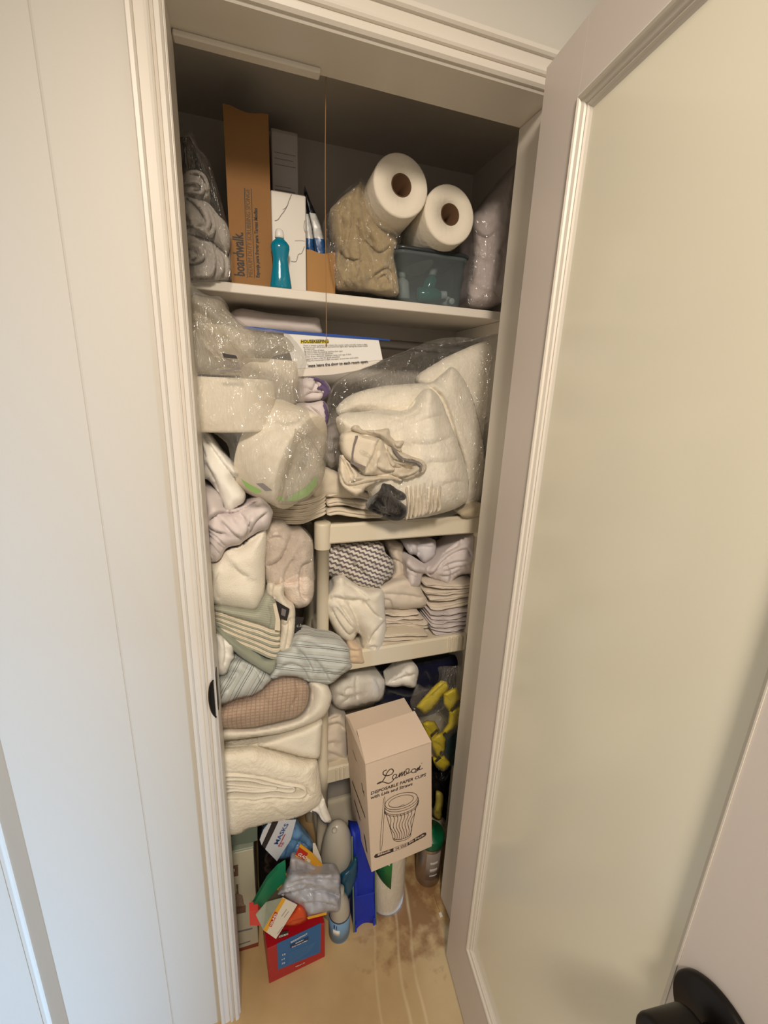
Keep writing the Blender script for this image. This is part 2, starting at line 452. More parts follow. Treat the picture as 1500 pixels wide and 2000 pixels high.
def prism(name, quad, thick, m, parent=None, direction=(0, 1, 0), bev=0):
    """solid polygon plate: world points swept along a direction"""
    q = [np.array(a, float) for a in quad]; dv = np.array(direction, float)*thick; n = len(q)
    v = q+[a+dv for a in q]
    f = [tuple(range(n)), tuple(reversed(range(n, 2*n)))]+[(i, (i+1) % n, n+(i+1) % n, n+i) for i in range(n)]
    return link_mesh(name, v, f, m, parent, False)
# ------------------------------------------------------------------ structure
W_OP, Y_J, H_OP = 0.603, 0.097, 2.03
M_wall = mat('wall_paint', (204,198,187), .55, .05, 90, 0)
M_trim = mat('trim_paint', (218,210,198), .38, .012, 40, 0)
M_door = mat('door_paint', (216,205,196), .40, .04, 60, 0)
M_in = mat('closet_paint', (196,188,178), .7, .06, 80, 0)
def st(o, label): return tag(o, label, None, None, 'structure')
def floor_mat():
    m, nt, b = nt_new('worn_floor')
    tc = nt.nodes.new('ShaderNodeTexCoord'); b.inputs['Roughness'].default_value = .32
    def noi(s, d, off=0):
        n = nt.nodes.new('ShaderNodeTexNoise'); n.inputs['Scale'].default_value = s; n.inputs['Detail'].default_value = d
        mp = nt.nodes.new('ShaderNodeMapping'); mp.inputs['Location'].default_value = (off, off*.7, 0)
        nt.links.new(tc.outputs['Object'], mp.inputs[0]); nt.links.new(mp.outputs[0], n.inputs['Vector']); return n.outputs['Fac']
    base = ramp_n(nt, noi(5, 6), [(.3, (178,148,104)), (.7, (206,176,128))], 'LINEAR')
    # brown stains near the far right of the closet floor
    sp = nt.nodes.new('ShaderNodeSeparateXYZ'); gm = nt.nodes.new('ShaderNodeNewGeometry'); nt.links.new(gm.outputs['Position'], sp.inputs[0])
    dx = math_n(nt, 'SUBTRACT', sp.outputs[0], .50); dy = math_n(nt, 'SUBTRACT', sp.outputs[1], .10)
    r2 = math_n(nt, 'SQRT', math_n(nt, 'ADD', math_n(nt, 'MULTIPLY', dx, dx), math_n(nt, 'MULTIPLY', dy, dy)))
    blot = math_n(nt, 'MULTIPLY', math_n(nt, 'SUBTRACT', 1.0, math_n(nt, 'MULTIPLY', r2, 5.2)), 1.0)
    k = math_n(nt, 'ADD', blot, math_n(nt, 'MULTIPLY', math_n(nt, 'SUBTRACT', noi(26, 5, 3), .5), 2.2))
    kk = ramp_n(nt, k, [(.15, (0,0,0)), (.75, (255,255,255))], 'LINEAR')
    mx = nt.nodes.new('ShaderNodeMix'); mx.data_type = 'RGBA'
    nt.links.new(math_n(nt, 'MULTIPLY', kk, .75), mx.inputs['Factor']); nt.links.new(base, mx.inputs[6]); mx.inputs[7].default_value = (*lin((128,82,48)), 1)
    # pale drag scratches
    wv = math_n(nt, 'ADD', math_n(nt, 'ADD', sp.outputs[0], math_n(nt, 'MULTIPLY', sp.outputs[1], -.18)), math_n(nt, 'MULTIPLY', noi(3, 2, 5), .06))
    line = None
    for c in (.465, .505, .395):
        d = math_n(nt, 'ABSOLUTE', math_n(nt, 'SUBTRACT', wv, c))
        g = math_n(nt, 'MAXIMUM', math_n(nt, 'SUBTRACT', 1.0, math_n(nt, 'DIVIDE', d, .006)), 0.0)
        line = g if line is None else math_n(nt, 'ADD', line, g)
    line = math_n(nt, 'MULTIPLY', line, math_n(nt, 'MULTIPLY', noi(9, 3, 8), .8))
    m2 = nt.nodes.new('ShaderNodeMix'); m2.data_type = 'RGBA'
    nt.links.new(line, m2.inputs['Factor']); nt.links.new(mx.outputs[2], m2.inputs[6]); m2.inputs[7].default_value = (*lin((226,204,160)), 1)
    nt.links.new(m2.outputs[2], b.inputs['Base Color'])
    return m
M_floor = floor_mat()
st(abox('floor', -2.2, 2.4, -2.8, .7, -.03, 0, M_floor, None, 0), 'tan floor with brown stains and pale scratches under the closet things')
st(abox('ceiling', -2.2, 2.4, -2.8, .0, 2.62, 2.65, mat('ceiling_paint', (232,230,224), .8), None, 0), 'white ceiling of the hall outside the closet')
st(abox('ceiling.001', -.15, .76, .097, .55, 2.13, 2.15, M_in, None, 0), 'shaded closet ceiling above the top shelf')
JW = .018
def wall_front():
    x0, x1, z1 = -2.2, 2.4, 2.62; a, b_, h = -JW, W_OP+JW, H_OP+JW
    bm = bmesh.new()
    for (xa, xb, za, zb) in ((-.348, a, 0, h), (b_, x1, 0, h), (x0, x1, h, z1)):
        vs = [bm.verts.new((x, y, z)) for z in (za, zb) for y in (0, Y_J) for x in (xa, xb)]
        for f in ((0,2,3,1),(4,5,7,6),(0,1,5,4),(2,6,7,3),(0,4,6,2),(1,3,7,5)): bm.faces.new([vs[i] for i in f])
    bm.verts.index_update()
    v = [tuple(q.co) for q in bm.verts]; f = [tuple(q.index for q in g.verts) for g in bm.faces]; bm.free()
    return link_mesh('wall_front', v, f, M_wall, None, False)
st(wall_front(), 'cream painted wall around the closet opening')
st(abox('wall_back', -.15, .76, .515, .545, 0, 2.14, M_in, None, 0), 'closet back wall behind the shelves')
st(abox('wall_left', -.15, -.12, Y_J, .545, 0, 2.14, M_in, None, 0), 'closet left side wall behind the jamb')
st(abox('wall_right', .729, .76, Y_J, .545, 0, 2.14, M_in, None, 0), 'closet right side wall behind the jamb')
# jamb boards
st(abox('trim_1', -JW, 0, -.002, Y_J, 0, H_OP, M_trim, None, .002), 'white left jamb board of the closet doorway')
st(abox('trim_2', W_OP, W_OP+JW, -.002, Y_J, 0, H_OP, M_trim, None, .002), 'white right jamb board of the closet doorway')
st(abox('trim_3', -JW, W_OP+JW, -.002, Y_J, H_OP, H_OP+JW, M_trim, None, .002), 'white head jamb board over the closet doorway')
st(abox('trim_4', 0.001, .218, .076, Y_J-.001, H_OP-.008, H_OP, M_trim, None, .002), 'short white stop strip under the head jamb')
PRO = [(.003,0),(.003,.007),(.006,.011),(.012,.012),(.0135,.007),(.0175,.005),(.018,.010),(.0205,.012),(.024,.011),(.0245,.0075),(.036,.0095),(.0365,.014),(.039,.017),(.044,.017),(.046,.013),(.046,0)]
def casing(name, kind, label):
    V = []; n = len(PRO); hs = 1.22
    for e in (0, 1):
        for wd, p in PRO:
            if kind == 'left': V.append((-wd, -p, 0 if e == 0 else H_OP+wd*hs))
            elif kind == 'right': V.append((W_OP+wd, -p, 0 if e == 0 else H_OP+wd*hs))
            else: V.append((-wd if e == 0 else W_OP+wd, -p, H_OP+wd*hs))
    F = [(i, (i+1) % n, n+(i+1) % n, n+i) for i in range(n)]+[tuple(range(n)), tuple(reversed(range(n, 2*n)))]
    return st(link_mesh(name, V, F, M_trim, None, False), label)
casing('trim_5', 'left', 'white moulded casing left of the closet doorway')
casing('trim_6', 'right', 'white moulded casing right of the closet doorway')
casing('trim_7', 'head', 'white moulded casing over the closet doorway')
def vprism(name, prof, z0, z1, m, label):
    n = len(prof); V = [(x, y, z) for z in (z0, z1) for x, y in prof]
    F = [(i, (i+1) % n, n+(i+1) % n, n+i) for i in range(n)]+[tuple(range(n)), tuple(reversed(range(n, 2*n)))]
    return st(link_mesh(name, V, F, m, None, False), label)
vprism('trim_8', [(-.046,0),(-.046,-.0012),(-.149,-.0018),(-.1515,-.0012),(-.153,0)], 0, 2.62, M_wall, 'flat painted board beside the left casing')
vprism('trim_9', [(-.348,0),(-.351,.0025),(-.396,.034),(-.399,.033),(-.402,.030),(-.408,.030),(-.411,.033),(-2.2,.033),(-2.2,.097),(-.348,.097)], 0, 2.3, M_wall, 'white casing of a neighbouring doorway far left')

# black strike plate on the left jamb
sp_ = empty('strike_plate', (0, -.004, .955))
tag(sp_, 'small black metal strike plate lip on the left door casing', 'strike plate')
M_blk = mat('black_metal', (30,26,24), .42, 0, 1, 0, metal=.6)
def lip():
    V = []; F = []; nz, nx = 22, 7
    for i in range(nz+1):
        t = -1+2*i/nz; wv = .0115*math.sqrt(max(0, 1-t*t))
        for j in range(nx+1):
            s = j/nx; x = -.003-wv*s; y = -.0135-.003*math.sin(PI*s)
            V.append((x, y, .955+.042*t))
    for i in range(nz):
        for j in range(nx):
            F.append((i*(nx+1)+j, i*(nx+1)+j+1, (i+1)*(nx+1)+j+1, (i+1)*(nx+1)+j))
    o = link_mesh('lip', V, F, M_blk, sp_, True)
    md = o.modifiers.new('thick', 'SOLIDIFY'); md.thickness = .0018
    return o
lip()
abox('plate', -.0005, .0012, .002, .03, .915, .995, M_blk, sp_, .0004)

# ------------------------------------------------------------------ the open glazed door
DH = np.array([.5454, -.0588, 0]); DA = .1232
DD = np.array([-math.sin(DA), -math.cos(DA), 0]); DN = np.array([-math.cos(DA), math.sin(DA), 0])
def dp(s, q, z): return DH+DD*s+DN*q+np.array([0, 0, z])
door = empty('door_1', dp(0, -.018, 0.02)); tag(door, 'white door with one frosted glass pane standing open on the right', None, None, 'structure')
def dbox(name, s0, s1, q0, q1, z0, z1, m, parent=None, bev=.0015):
    return box_mesh(name, dp(s0, q0, z0), DD*(s1-s0), DN*(q1-q0), (0, 0, z1-z0), m, parent, bev)
S0, S1, Z0, Z1 = .104, .530, .238, 1.938
dbox('stile', 0, S0, -.035, 0, .030, 2.028, M_door, door, .0002)
dbox('stile', S1, .640, -.035, 0, .030, 2.028, M_door, door, .0002)
dbox('rail', S0, S1, -.035, 0, Z1, 2.028, M_door, door, .0002)
dbox('rail', S0, S1, -.035, 0, .030, Z0, M_door, door, .0002)
BP = [(0,-.02),(0,.002),(.003,.0035),(.006,.002),(.007,-.001),(.0125,-.003),(.0135,-.006),(.0165,-.0055),(.0185,-.008),(.0235,-.011),(.0245,-.02)]
def bead(side):
    prof = [(0,-.02),(0,.001),(.003,.001),(.0235,-.0108),(.0245,-.02)] if side == 'free' else BP
    n = len(prof); V = []
    for e in (0, 1):
        for wd, q in prof:
            wr = wd*.5 if side == 'free' else wd
            if side == 'hinge_side': s = S0+wd; z = Z0+wd if e == 0 else Z1-wd
            elif side == 'free': s = S1-wd*.5; z = Z0+wd if e == 0 else Z1-wd
            elif side == 'top': z = Z1-wd; s = S0+wd if e == 0 else S1-wd*.5
            else: z = Z0+wd; s = S0+wd if e == 0 else S1-wd*.5
            V.append(dp(s, q, z))
    F = [(i, (i+1) % n, n+(i+1) % n, n+i) for i in range(n)]+[tuple(range(n)), tuple(reversed(range(n, 2*n)))]
    return link_mesh('glazing_bead', V, F, M_trim, door, False)
for s in ('hinge_side', 'free', 'top', 'sill'): bead(s)
M_pane = mat('frosted_pane', (238,232,211), .16, 0, 1, 0, spec=.45)
dbox('pane', S0+.01, S1-.004, -.018, -.0105, Z0+.01, Z1-.01, M_pane, door, 0)
hinge_side = abox('hinge_side', .579, .604, -.065, -.0135, .05, 2.02, mat('leak_strip_metal', (150,140,128), .4, 0, 1, 0, metal=.7), door, .001)  # unseen strip added to stop daylight leaking between door and jamb
KS, KZ = .582, .956
kn = lathe('door_knob', [(0,0),(.046,0),(.0475,.002),(.0475,.007),(.0455,.009),(.0,.009)], dp(KS, 0, KZ), M_blk, door, DN, 48)
lathe('neck', [(.0,.006),(.012,.006),(.0115,.03),(.0,.03)], dp(KS, 0, KZ), M_blk, kn, DN, 28)
lathe('grip', [(0,.026),(.0255,.026),(.0275,.0275),(.0285,.031),(.0285,.067),(.0275,.070),(.0255,.0715),(0,.0715)], dp(KS, 0, KZ), M_blk, kn, DN, 48)

# ------------------------------------------------------------------ fixed shelf, rod, string
M_shelf = mat('shelf_paint', (222,214,202), .45, .05, 50, 0)
sh = empty('shelf_board', (.30, .38, 1.717)); tag(sh, 'long white painted shelf board across the top of the closet', 'shelf')
abox('board', -.119, .728, .254, .514, 1.718, 1.737, M_shelf, sh, .0015)
abox('cleat', .711, .7285, .262, .512, 1.690, 1.7175, M_shelf, sh, .001)
abox('cleat', -.119, -.102, .262, .512, 1.690, 1.7175, M_shelf, sh, .001)
rod = empty('clothes_rod', (.3, .40, 1.60)); tag(rod, 'grey metal clothes rod running behind the housekeeping sheet', 'rod')
tube('rail', [(-.119,.40,1.655),(.3,.40,1.655),(.728,.40,1.655)], .0125, mat('galvanised', (120,116,112), .4, .1, 40, 0, metal=.7), rod, 16)
lathe('flange', [(0,0),(.024,0),(.024,.004),(.014,.006),(.014,.012),(0,.012)], (.7285,.40,1.655), M_blk, rod, (-1,0,0), 20)
lathe('flange', [(0,0),(.024,0),(.024,.004),(.014,.006),(.014,.012),(0,.012)], (-.1195,.40,1.655), M_blk, rod, (1,0,0), 20)
ps = empty('pull_string', (.231, .09, 1.60)); tag(ps, 'thin tan pull string hanging from the closet ceiling past the shelf', 'string')
pts = [(.232+.0015*math.sin(z*9), .104+.001*math.sin(z*14), z) for z in np.linspace(2.13, 1.617, 30)]
tube('cord', pts, .0007, mat('string', (150,112,70), .8), ps, 6)
lathe('knot', [(0,-.004),(.0014,-.003),(.0016,0),(.001,.004),(0,.005)], pts[-1], mat('string', (150,112,70), .8), ps, (0,0,1), 8)

# ------------------------------------------------------------------ resin shelving
M_res = mat('resin', (222,212,190), .42, .08, 120, 0)
def resin_unit(name, x0, x1, y0, y1, tiers, zt, label, ribs=True, posts=None):
    u = empty(name, ((x0+x1)/2, (y0+y1)/2, 0)); tag(u, label, 'shelving unit')
    pr = .0165
    for (px_, py_) in ((x0, y0), (x1, y0), (x0, y1), (x1, y1)):
        prof = [(0, 0), (pr, 0)]
        for zb, zc in tiers:
            prof += [(pr, zb-.022), (pr+.003, zb-.020), (pr+.003, zc+.006), (pr, zc+.008)] if zc < zt-.01 else [(pr, zb-.014), (pr+.0045, zb-.0136), (pr+.0046, zb-.012), (pr+.0046, zc-.002), (pr+.0044, zc+.003), (pr+.002, zc+.005), (0, zc+.005)]
        lathe('post', prof, (px_, py_, 0), M_res, u, (0,0,1), 28)
    for zb, zc in tiers:
        bm = bmesh.new()
        xa, xb, ya, yb = x0+.004, x1-.004, y0-.012, y1+.012
        # tray: deck with a skirt all round, rim rounded
        prof = [(.012, zb+.006), (.0, zb), (-.003, zb+.004), (.0, zc-.006), (.004, zc), (.012, zc), (.014, zc-.010)]
        K = len(prof); V = []
        for ins, z in prof:
            for (cx, cy, sx, sy) in ((xa, ya, 1, 1), (xb, ya, -1, 1), (xb, yb, -1, -1), (xa, yb, 1, -1)):
                V.append((cx+sx*ins, cy+sy*ins, z))
        F = []
        for i in range(K-1):
            for j in range(4): F.append((i*4+j, i*4+(j+1) % 4, (i+1)*4+(j+1) % 4, (i+1)*4+j))
        F.append(((K-1)*4, (K-1)*4+1, (K-1)*4+2, (K-1)*4+3)); F.append((3, 2, 1, 0))
        t = link_mesh('tier', V, F, M_res, u, False)
        if ribs and zc < zt-.01:
            for k in range(5):
                x = xb-.022-.013*k
                abox('rib', x-.0035, x+.0035, ya-.0065, ya+.003, zb+.006, zc-.004, M_res, t, .0012)
            for k in range(3):
                x = xa+.035+.012*k
                abox('rib', x-.0025, x+.0025, ya-.0055, ya+.003, zb+.006, zc-.004, M_res, t, .001)
    return u
TIERS = [(.020, .060), (.402, .455), (.782, .838), (1.160, 1.210)]
unit = resin_unit('shelving_unit', .2535, .7115, .250, .470, TIERS, 1.210, 'cream plastic shelving unit with round posts in the closet')
YAW_U = .012
_v = Vector((.2535, .25, 0))-Vector(unit.location); _w = Matrix.Rotation(YAW_U, 3, 'Z') @ _v
unit.rotation_euler = (0, 0, YAW_U); unit.location = Vector(unit.location)+_v-_w
# ------------------------------------------------------------------ fabrics and films
C_cream = cloth('cream_terry', (236,229,214), .35, 380, .04)
C_white = cloth('white_cotton', (242,238,230), .12, 500, .02)
C_lav = cloth('pale_lavender_cotton', (216,206,204), .10, 500, .03)
C_beige = cloth('beige_cloth', (206,190,162), .15, 500, .05)
C_tan = cloth('tan_cloth', (176,156,120), .15, 450, .08)
C_oat = cloth('oatmeal_cotton', (222,210,190), .15, 450, .04)
C_linen = cloth('warm_linen', (222,210,194), .15, 450, .04)
C_grey = cloth('grey_towel', (186,178,170), .4, 300, .06)
C_lgrey = cloth('lavender_grey_fleece', (204,190,188), .2, 300, .04)
C_peach = cloth('peach_cloth', (228,204,176), .2, 400, .05)
C_fleece = cloth('pinkish_fleece', (230,214,200), .6, 220, .06)
C_purple = cloth('purple_cloth', (104,86,122), .2, 400, .08)
C_navy = cloth('navy_cloth', (20,22,48), .2, 300, .15)
C_blackf = cloth('black_knit', (30,26,26), .3, 300, .1)
C_teal = cloth('dark_teal_cloth', (40,62,66), .2, 300, .08)
F_clear = film('clear_film', .03, bscale=38, gloss=.085, rough=.16, streak=40, bump=1.0)
F_milky = film('milky_film', .11, bscale=30, gloss=.085, rough=.15, streak=-35)
F_grey = film('greyish_film', .26, (206,198,194), bscale=26, gloss=.07, rough=.10)
F_haze = film('hazy_film', .36, (206,196,176), bscale=24, gloss=.08, rough=.15, streak=50)
F_tight = film('tight_film', .06, bscale=80, gloss=.15, rough=.12, bump=1.0)
M_ink = mat('black_ink', (38,32,32), .6)
M_card = mat('cardboard', (150,108,62), .8, .08, 150, .06, 8)
M_label = mat('label_paper', (190,184,182), .7)
M_paper = mat('white_paper', (232,230,226), .7)
M_tissue = mat('tissue', (236,226,208), .95, .25, 90, .02, 10)
M_core = mat('roll_core', (92,64,40), .9)
M_wcap = mat('white_cap', (228,226,220), .4)
M_print = mat('grey_print', (120,114,114), .7)

# ------------------------------------------------------------------ TOP SHELF
ZS = 1.7375
def bl(p, z=ZS):           # world point, dropped to a resting height
    return np.array([p[0], p[1], z])
# rolled grey towels in a clear bag
t1 = puff('rolled_towel', 'A', [(120,700),(130,625),(180,575),(250,572),(305,610),(335,690),(330,760),(280,790),(200,770),(130,760)], .27, C_grey, .035, .20, 26,
     cr=[[(130,690),(200,672),(260,690),(262,720),(200,722)], [(180,600),(250,605),(295,650),(305,720),(290,760)], [(130,735),(200,745),(270,755),(300,735)]], cw=2.4, cdp=.016, seed=1)
tag(t1, 'grey rolled towel, uppermost of the three in the top shelf bag', 'towel', 'rolled grey towels in a bag')
t2 = puff('rolled_towel', 'A', [(120,760),(190,765),(280,790),(330,815),(400,900),(455,960),(488,1060),(482,1140),(455,1185),(390,1130),(340,1090),(240,1060),(120,1030)], .27, C_grey, .045, .20, 30,
     cr=[[(250,765),(330,830),(378,930),(380,1000),(350,1068),(300,1050),(200,985),(140,975)], [(265,775),(320,850),(350,940),(330,1020)], [(150,770),(220,820),(280,900),(295,975),(230,985)], [(140,900),(180,930),(190,980)]], cw=2.4, cdp=.016, seed=2)
tag(t2, 'grey rolled towel in the middle of the three on the top shelf, wide swirl end', 'towel', 'rolled grey towels in a bag')
t3 = puff('rolled_towel', 'A', [(120,1030),(240,1055),(340,1090),(400,1125),(460,1180),(490,1280),(480,1350),(440,1380),(330,1400),(200,1405),(120,1400)], .27, C_grey, .05, .20, 30,
     cr=[[(345,1100),(383,1190),(376,1290),(340,1355),(200,1360),(150,1355)], [(170,1090),(260,1110),(300,1170),(290,1230),(220,1260),(150,1250)], [(150,1150),(220,1170),(240,1210),(180,1240)], [(370,1130),(430,1200),(445,1290),(400,1370)]], cw=2.4, cdp=.016, seed=3)
tag(t3, 'grey rolled towel lowest of the three, lying on the top shelf', 'towel', 'rolled grey towels in a bag')
bag = puff('towel_bag', 'A', [(105,420),(150,330),(205,285),(250,400),(330,500),(400,720),(460,950),(500,1080),(505,1280),(490,1370),(440,1398),(330,1412),(200,1418),(100,1412)], .265, F_clear, .062, .22, 22, cr=wrinkles([((230,420),(420,900)),((300,560),(440,960)),((150,1000),(300,1330)),((420,1000),(470,1300))], 1), amp=.004, sc=25, ridge=.004, rsc=12)
tag(bag, 'clear plastic bag around three rolled grey towels at the left of the top shelf', 'plastic bag')
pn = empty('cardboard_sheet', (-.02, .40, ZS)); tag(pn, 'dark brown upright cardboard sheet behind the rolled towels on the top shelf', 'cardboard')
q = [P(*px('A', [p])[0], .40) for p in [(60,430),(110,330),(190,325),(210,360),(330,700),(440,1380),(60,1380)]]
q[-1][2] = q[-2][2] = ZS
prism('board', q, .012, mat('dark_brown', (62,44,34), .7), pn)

# tall cardboard sponge carton
a = P(452, 545, .285); b_ = P(529, 549, .285); tz = P(428, 206, .285)[2]; tz2 = P(527, 226, .285)[2]
ct = empty('sponge_carton', ((a[0]+b_[0])/2, .37, ZS)); tag(ct, 'tall brown cardboard carton with black printing standing on the top shelf', 'cardboard box')
x0, x1, yb0, yb1 = a[0], b_[0]+.004, .285, .50
def open_carton(parent, x0, x1, y0, y1, z0, tops, m, name='wall', t=.003):
    for nm, (xa, xb, ya, yb_, zl, zr) in {'front': (x0, x1, y0, y0+t, tops[0], tops[1]), 'back': (x0, x1, y1-t, y1, tops[0], tops[1]),
                                          'left': (x0, x0+t, y0+t, y1-t, tops[0], tops[0]), 'right': (x1-t, x1, y0+t, y1-t, tops[1], tops[1])}.items():
        n = 7; V = []
        for i in range(n):
            s = i/(n-1); x = xa+(xb-xa)*s; z = zl+(zr-zl)*s+(.003*math.sin(s*7+1) if nm == 'front' else 0)
            for yy in (ya, yb_): V += [(x, yy, z0), (x, yy, z)]
        F = []
        for i in range(n-1):
            b = i*4; c = b+4
            F += [(b, c, c+1, b+1), (b+2, b+3, c+3, c+2), (b+1, c+1, c+3, b+3), (b, b+2, c+2, c)]
        F += [(0, 1, 3, 2), ((n-1)*4, (n-1)*4+2, (n-1)*4+3, (n-1)*4+1)]
        link_mesh(name, V, F, m, parent, False)
    abox('bottom', x0+t, x1-t, y0+t, y1-t, z0, z0+t, m, parent, 0)
open_carton(ct, x0, x1, yb0, yb1, ZS, (tz+.002, tz2-.001), M_card)
def on(view, pt, y): return P(*px(view, [pt])[0], y)
o_ = on('A', (592,1352), yb0); e_ = on('A', (567,1030), yb0)
text('boardwalk.', .030, M_ink, ct, (o_[0], yb0, o_[2]), (0,0,1), (-1,0,0), bold=.0006, width=e_[2]-o_[2])
l1 = on('A', (578,700), yb0); l2 = on('A', (612,1360), yb0); l3 = on('A', (632,705), yb0); l4 = on('A', (668,1362), yb0)
for l_ in [[(l2[0], l2[2]), (l1[0]+.003, l1[2])], [(l4[0]-.001, l4[2]), (l3[0]+.002, l3[2])]]: stroke2('printed_rule', [l_], .0012, M_ink, ct, (0, yb0, 0), (1,0,0), (0,0,1))
t_ = on('A', (655,1358), yb0); u_ = on('A', (600,710), yb0)
text('MEDIUM DUTY SCRUBBING SPONGE', .0125, mat('carton_outline_ink', (96,82,66), .7), ct, (t_[0]-.001, yb0, t_[2]), (0,0,1), (-1,0,0), width=u_[2]-t_[2])
t_ = on('A', (704,1360), yb0); u_ = on('A', (670,850), yb0)
text('Esponja para fregar para Tareas Medias', .010, M_ink, ct, (t_[0]-.001, yb0, t_[2]), (0,0,1), (-1,0,0), bold=.0003, width=u_[2]-t_[2])

# pale label carton behind
q = [on('A', p, .40) for p in [(783,258),(975,295),(990,745)]]
lc = empty('label_carton', (q[0][0]+.03, .44, ZS)); tag(lc, 'pale grey carton with a printed label standing behind the marbled box', 'carton')
X0, X1 = q[0][0], q[1][0]+.002; ZT = (q[0][2]+q[1][2])/2
abox('body', X0, X1, .40, .50, ZS, ZT, mat('grey_carton', (172,164,160), .7), lc, .002)
def relp(s, t): return (X0+(X1-X0)*s, .40, ZT-.19*t)
flat('label', [relp(.03,.97), relp(.97,.97), relp(.97,.04), relp(.03,.04)], M_label, lc)
def label_lines():
    L = []
    for k, (t, s1) in enumerate([(.24,.9),(.30,.8),(.36,.9),(.58,.7),(.66,.85),(.70,.9),(.74,.8),(.80,.55),(.84,.5),(.88,.6),(.92,.5),(.955,.45)]):
        p0_ = relp(.10, t); p1_ = relp(s1, t); L.append((.0012, [(p0_[0], p0_[2]), (p1_[0], p1_[2])]))
    a0 = relp(.1,.62); a1 = relp(.86,.62); L.append((.0022, [(a0[0], a0[2]), (a1[0], a1[2])]))
    return L
for l_ in label_lines(): stroke2('print_line', [l_], .001, M_print, lc, (0, .3992, 0), (1,0,0), (0,0,1))
flat('print_block', [relp(.62,.96), relp(.94,.96), relp(.94,.90), relp(.62,.90)], M_ink, lc, .0012)

# marbled white box
a = on('A', (800,1400), .30); b_ = on('A', (1045,1420), .30); z1 = on('A', (792,722), .30)[2]; z2 = on('A', (1030,750), .30)[2]
mb = empty('marbled_box', ((a[0]+b_[0])/2, .34, ZS)); tag(mb, 'white box with grey marble veins on the top shelf behind the blue soap', 'box')
mbb = abox('body', a[0], b_[0], .30, .385, ZS, (z1+z2)/2, mat('marble_white', (222,216,206), .35), mb, .002)
def vein(pts): return [(on('A', p, .30)[0], on('A', p, .30)[2]) for p in pts]
for l_ in [(.0016, vein([(935,750),(915,800),(905,830),(880,875),(860,900),(835,935),(812,942)])), (.0009, vein([(905,830),(890,850),(870,860)])),
                 (.0014, vein([(1032,940),(1026,990),(1036,1030)])), (.0014, vein([(1030,1130),(1010,1180),(985,1190),(968,1240),(930,1238)])), (.0008, vein([(960,1090),(1000,1088),(1034,1092)]))]:
    stroke2('vein', [l_], .001, mat('vein_grey', (130,124,120), .5), mb, (0, .30, 0), (1,0,0), (0,0,1))

# blue dish soap
cb = on('A', (858,1405), .268); top = on('A', (845,968), .268)
def rx(u1, u2, v): return (on('A', (u2,v), .268)[0]-on('A', (u1,v), .268)[0])/2
hz = lambda v: on('A', (858,v), .268)[2]-hz0
hz0 = on('A', (858,1407), .268)[2]
sp = empty('dish_soap_bottle', (cb[0], .268, ZS)); tag(sp, 'clear bottle of blue dish soap with a white cap on the top shelf', 'bottle')
M_soap = mat('blue_soap', (0,138,168), .12, 0, 1, 0, trans=.25, coat=.3)
prof = [(0,0),(rx(782,938,1400)*.95,0),(rx(780,938,1400),.004)]+[(rx(u1,u2,v), hz(v)) for u1, u2, v in ((785,925,1320),(792,912,1240),(797,905,1190),(792,914,1150),(785,924,1110),(786,922,1085),(800,905,1062),(815,890,1048),(825,882,1038))]+[(rx(826,881,1038)*.9, hz(1034)),(0,hz(1034))]
lathe('body', prof, (cb[0], .268, ZS), M_soap, sp, (0,0,1), 36, 1.0, .6)
cx = top[0]
lathe('cap', [(0,hz(1036)),(rx(812,880,1036),hz(1036)),(rx(812,880,1030),hz(1020)),(rx(815,876,1000),hz(990)),(rx(822,872,980),hz(974)),(rx(830,865,970),hz(968)),(0,hz(966))], (cx, .268, ZS), M_wcap, sp, (0,0,1), 28, 1.0, .75)

# small open carton with tall packets
a = on('A', (1046,1428), .30); b_ = on('A', (1255,1447), .30)
za, zb = on('A', (1040,1160), .30)[2], on('A', (1250,1183), .30)[2]
oc = empty('open_carton', ((a[0]+b_[0])/2, .38, ZS)); tag(oc, 'short open brown carton holding blue and white packets on the top shelf', 'cardboard box')
open_carton(oc, a[0]+.001, b_[0], .30, .46, ZS, (za, zb), mat('cardboard_light', (172,128,76), .8, .08, 150, .05, 8))
def packet_mat(name, z_lo, z_hi, stops):
    m, nt, b = nt_new(name); x, y = uv_xy(nt)
    f = math_n(nt, 'DIVIDE', math_n(nt, 'SUBTRACT', y, z_lo), z_hi-z_lo)
    nt.links.new(ramp_n(nt, f, stops), b.inputs['Base Color']); b.inputs['Roughness'].default_value = .3
    return m
zlo = on('A', (1100,1165), .33)[2]; zhi = on('A', (1040,680), .33)[2]
PK = packet_mat('packet_print', zlo-.02, zhi, [(0,(36,84,140)),(.30,(40,92,150)),(.33,(206,206,204)),(.62,(206,206,204)),(.66,(24,24,34))])
for k, (pts, lb, y) in enumerate([([(1030,680),(1045,720),(1075,800),(1110,880),(1150,980),(1185,1120),(1195,1230),(1120,1230),(1090,1000),(1060,870),(1030,760)], 'blue white and black packet leaning rightmost in the short open carton', .335),
                       ([(1025,700),(1060,870),(1090,1000),(1115,1230),(1060,1230),(1045,1230),(1030,1000)], 'blue white and black packet standing leftmost in the short open carton', .345)]):
    o = puff('packet', 'A', pts, y, PK, .006, .008, 6, amp=.001, cr=[(3,.002,[(1040,760),(1080,900),(1120,1150)])] if k == 0 else [], smooth_out=False)
    tag(o, lb, 'packet', 'packets in the short open carton')
    

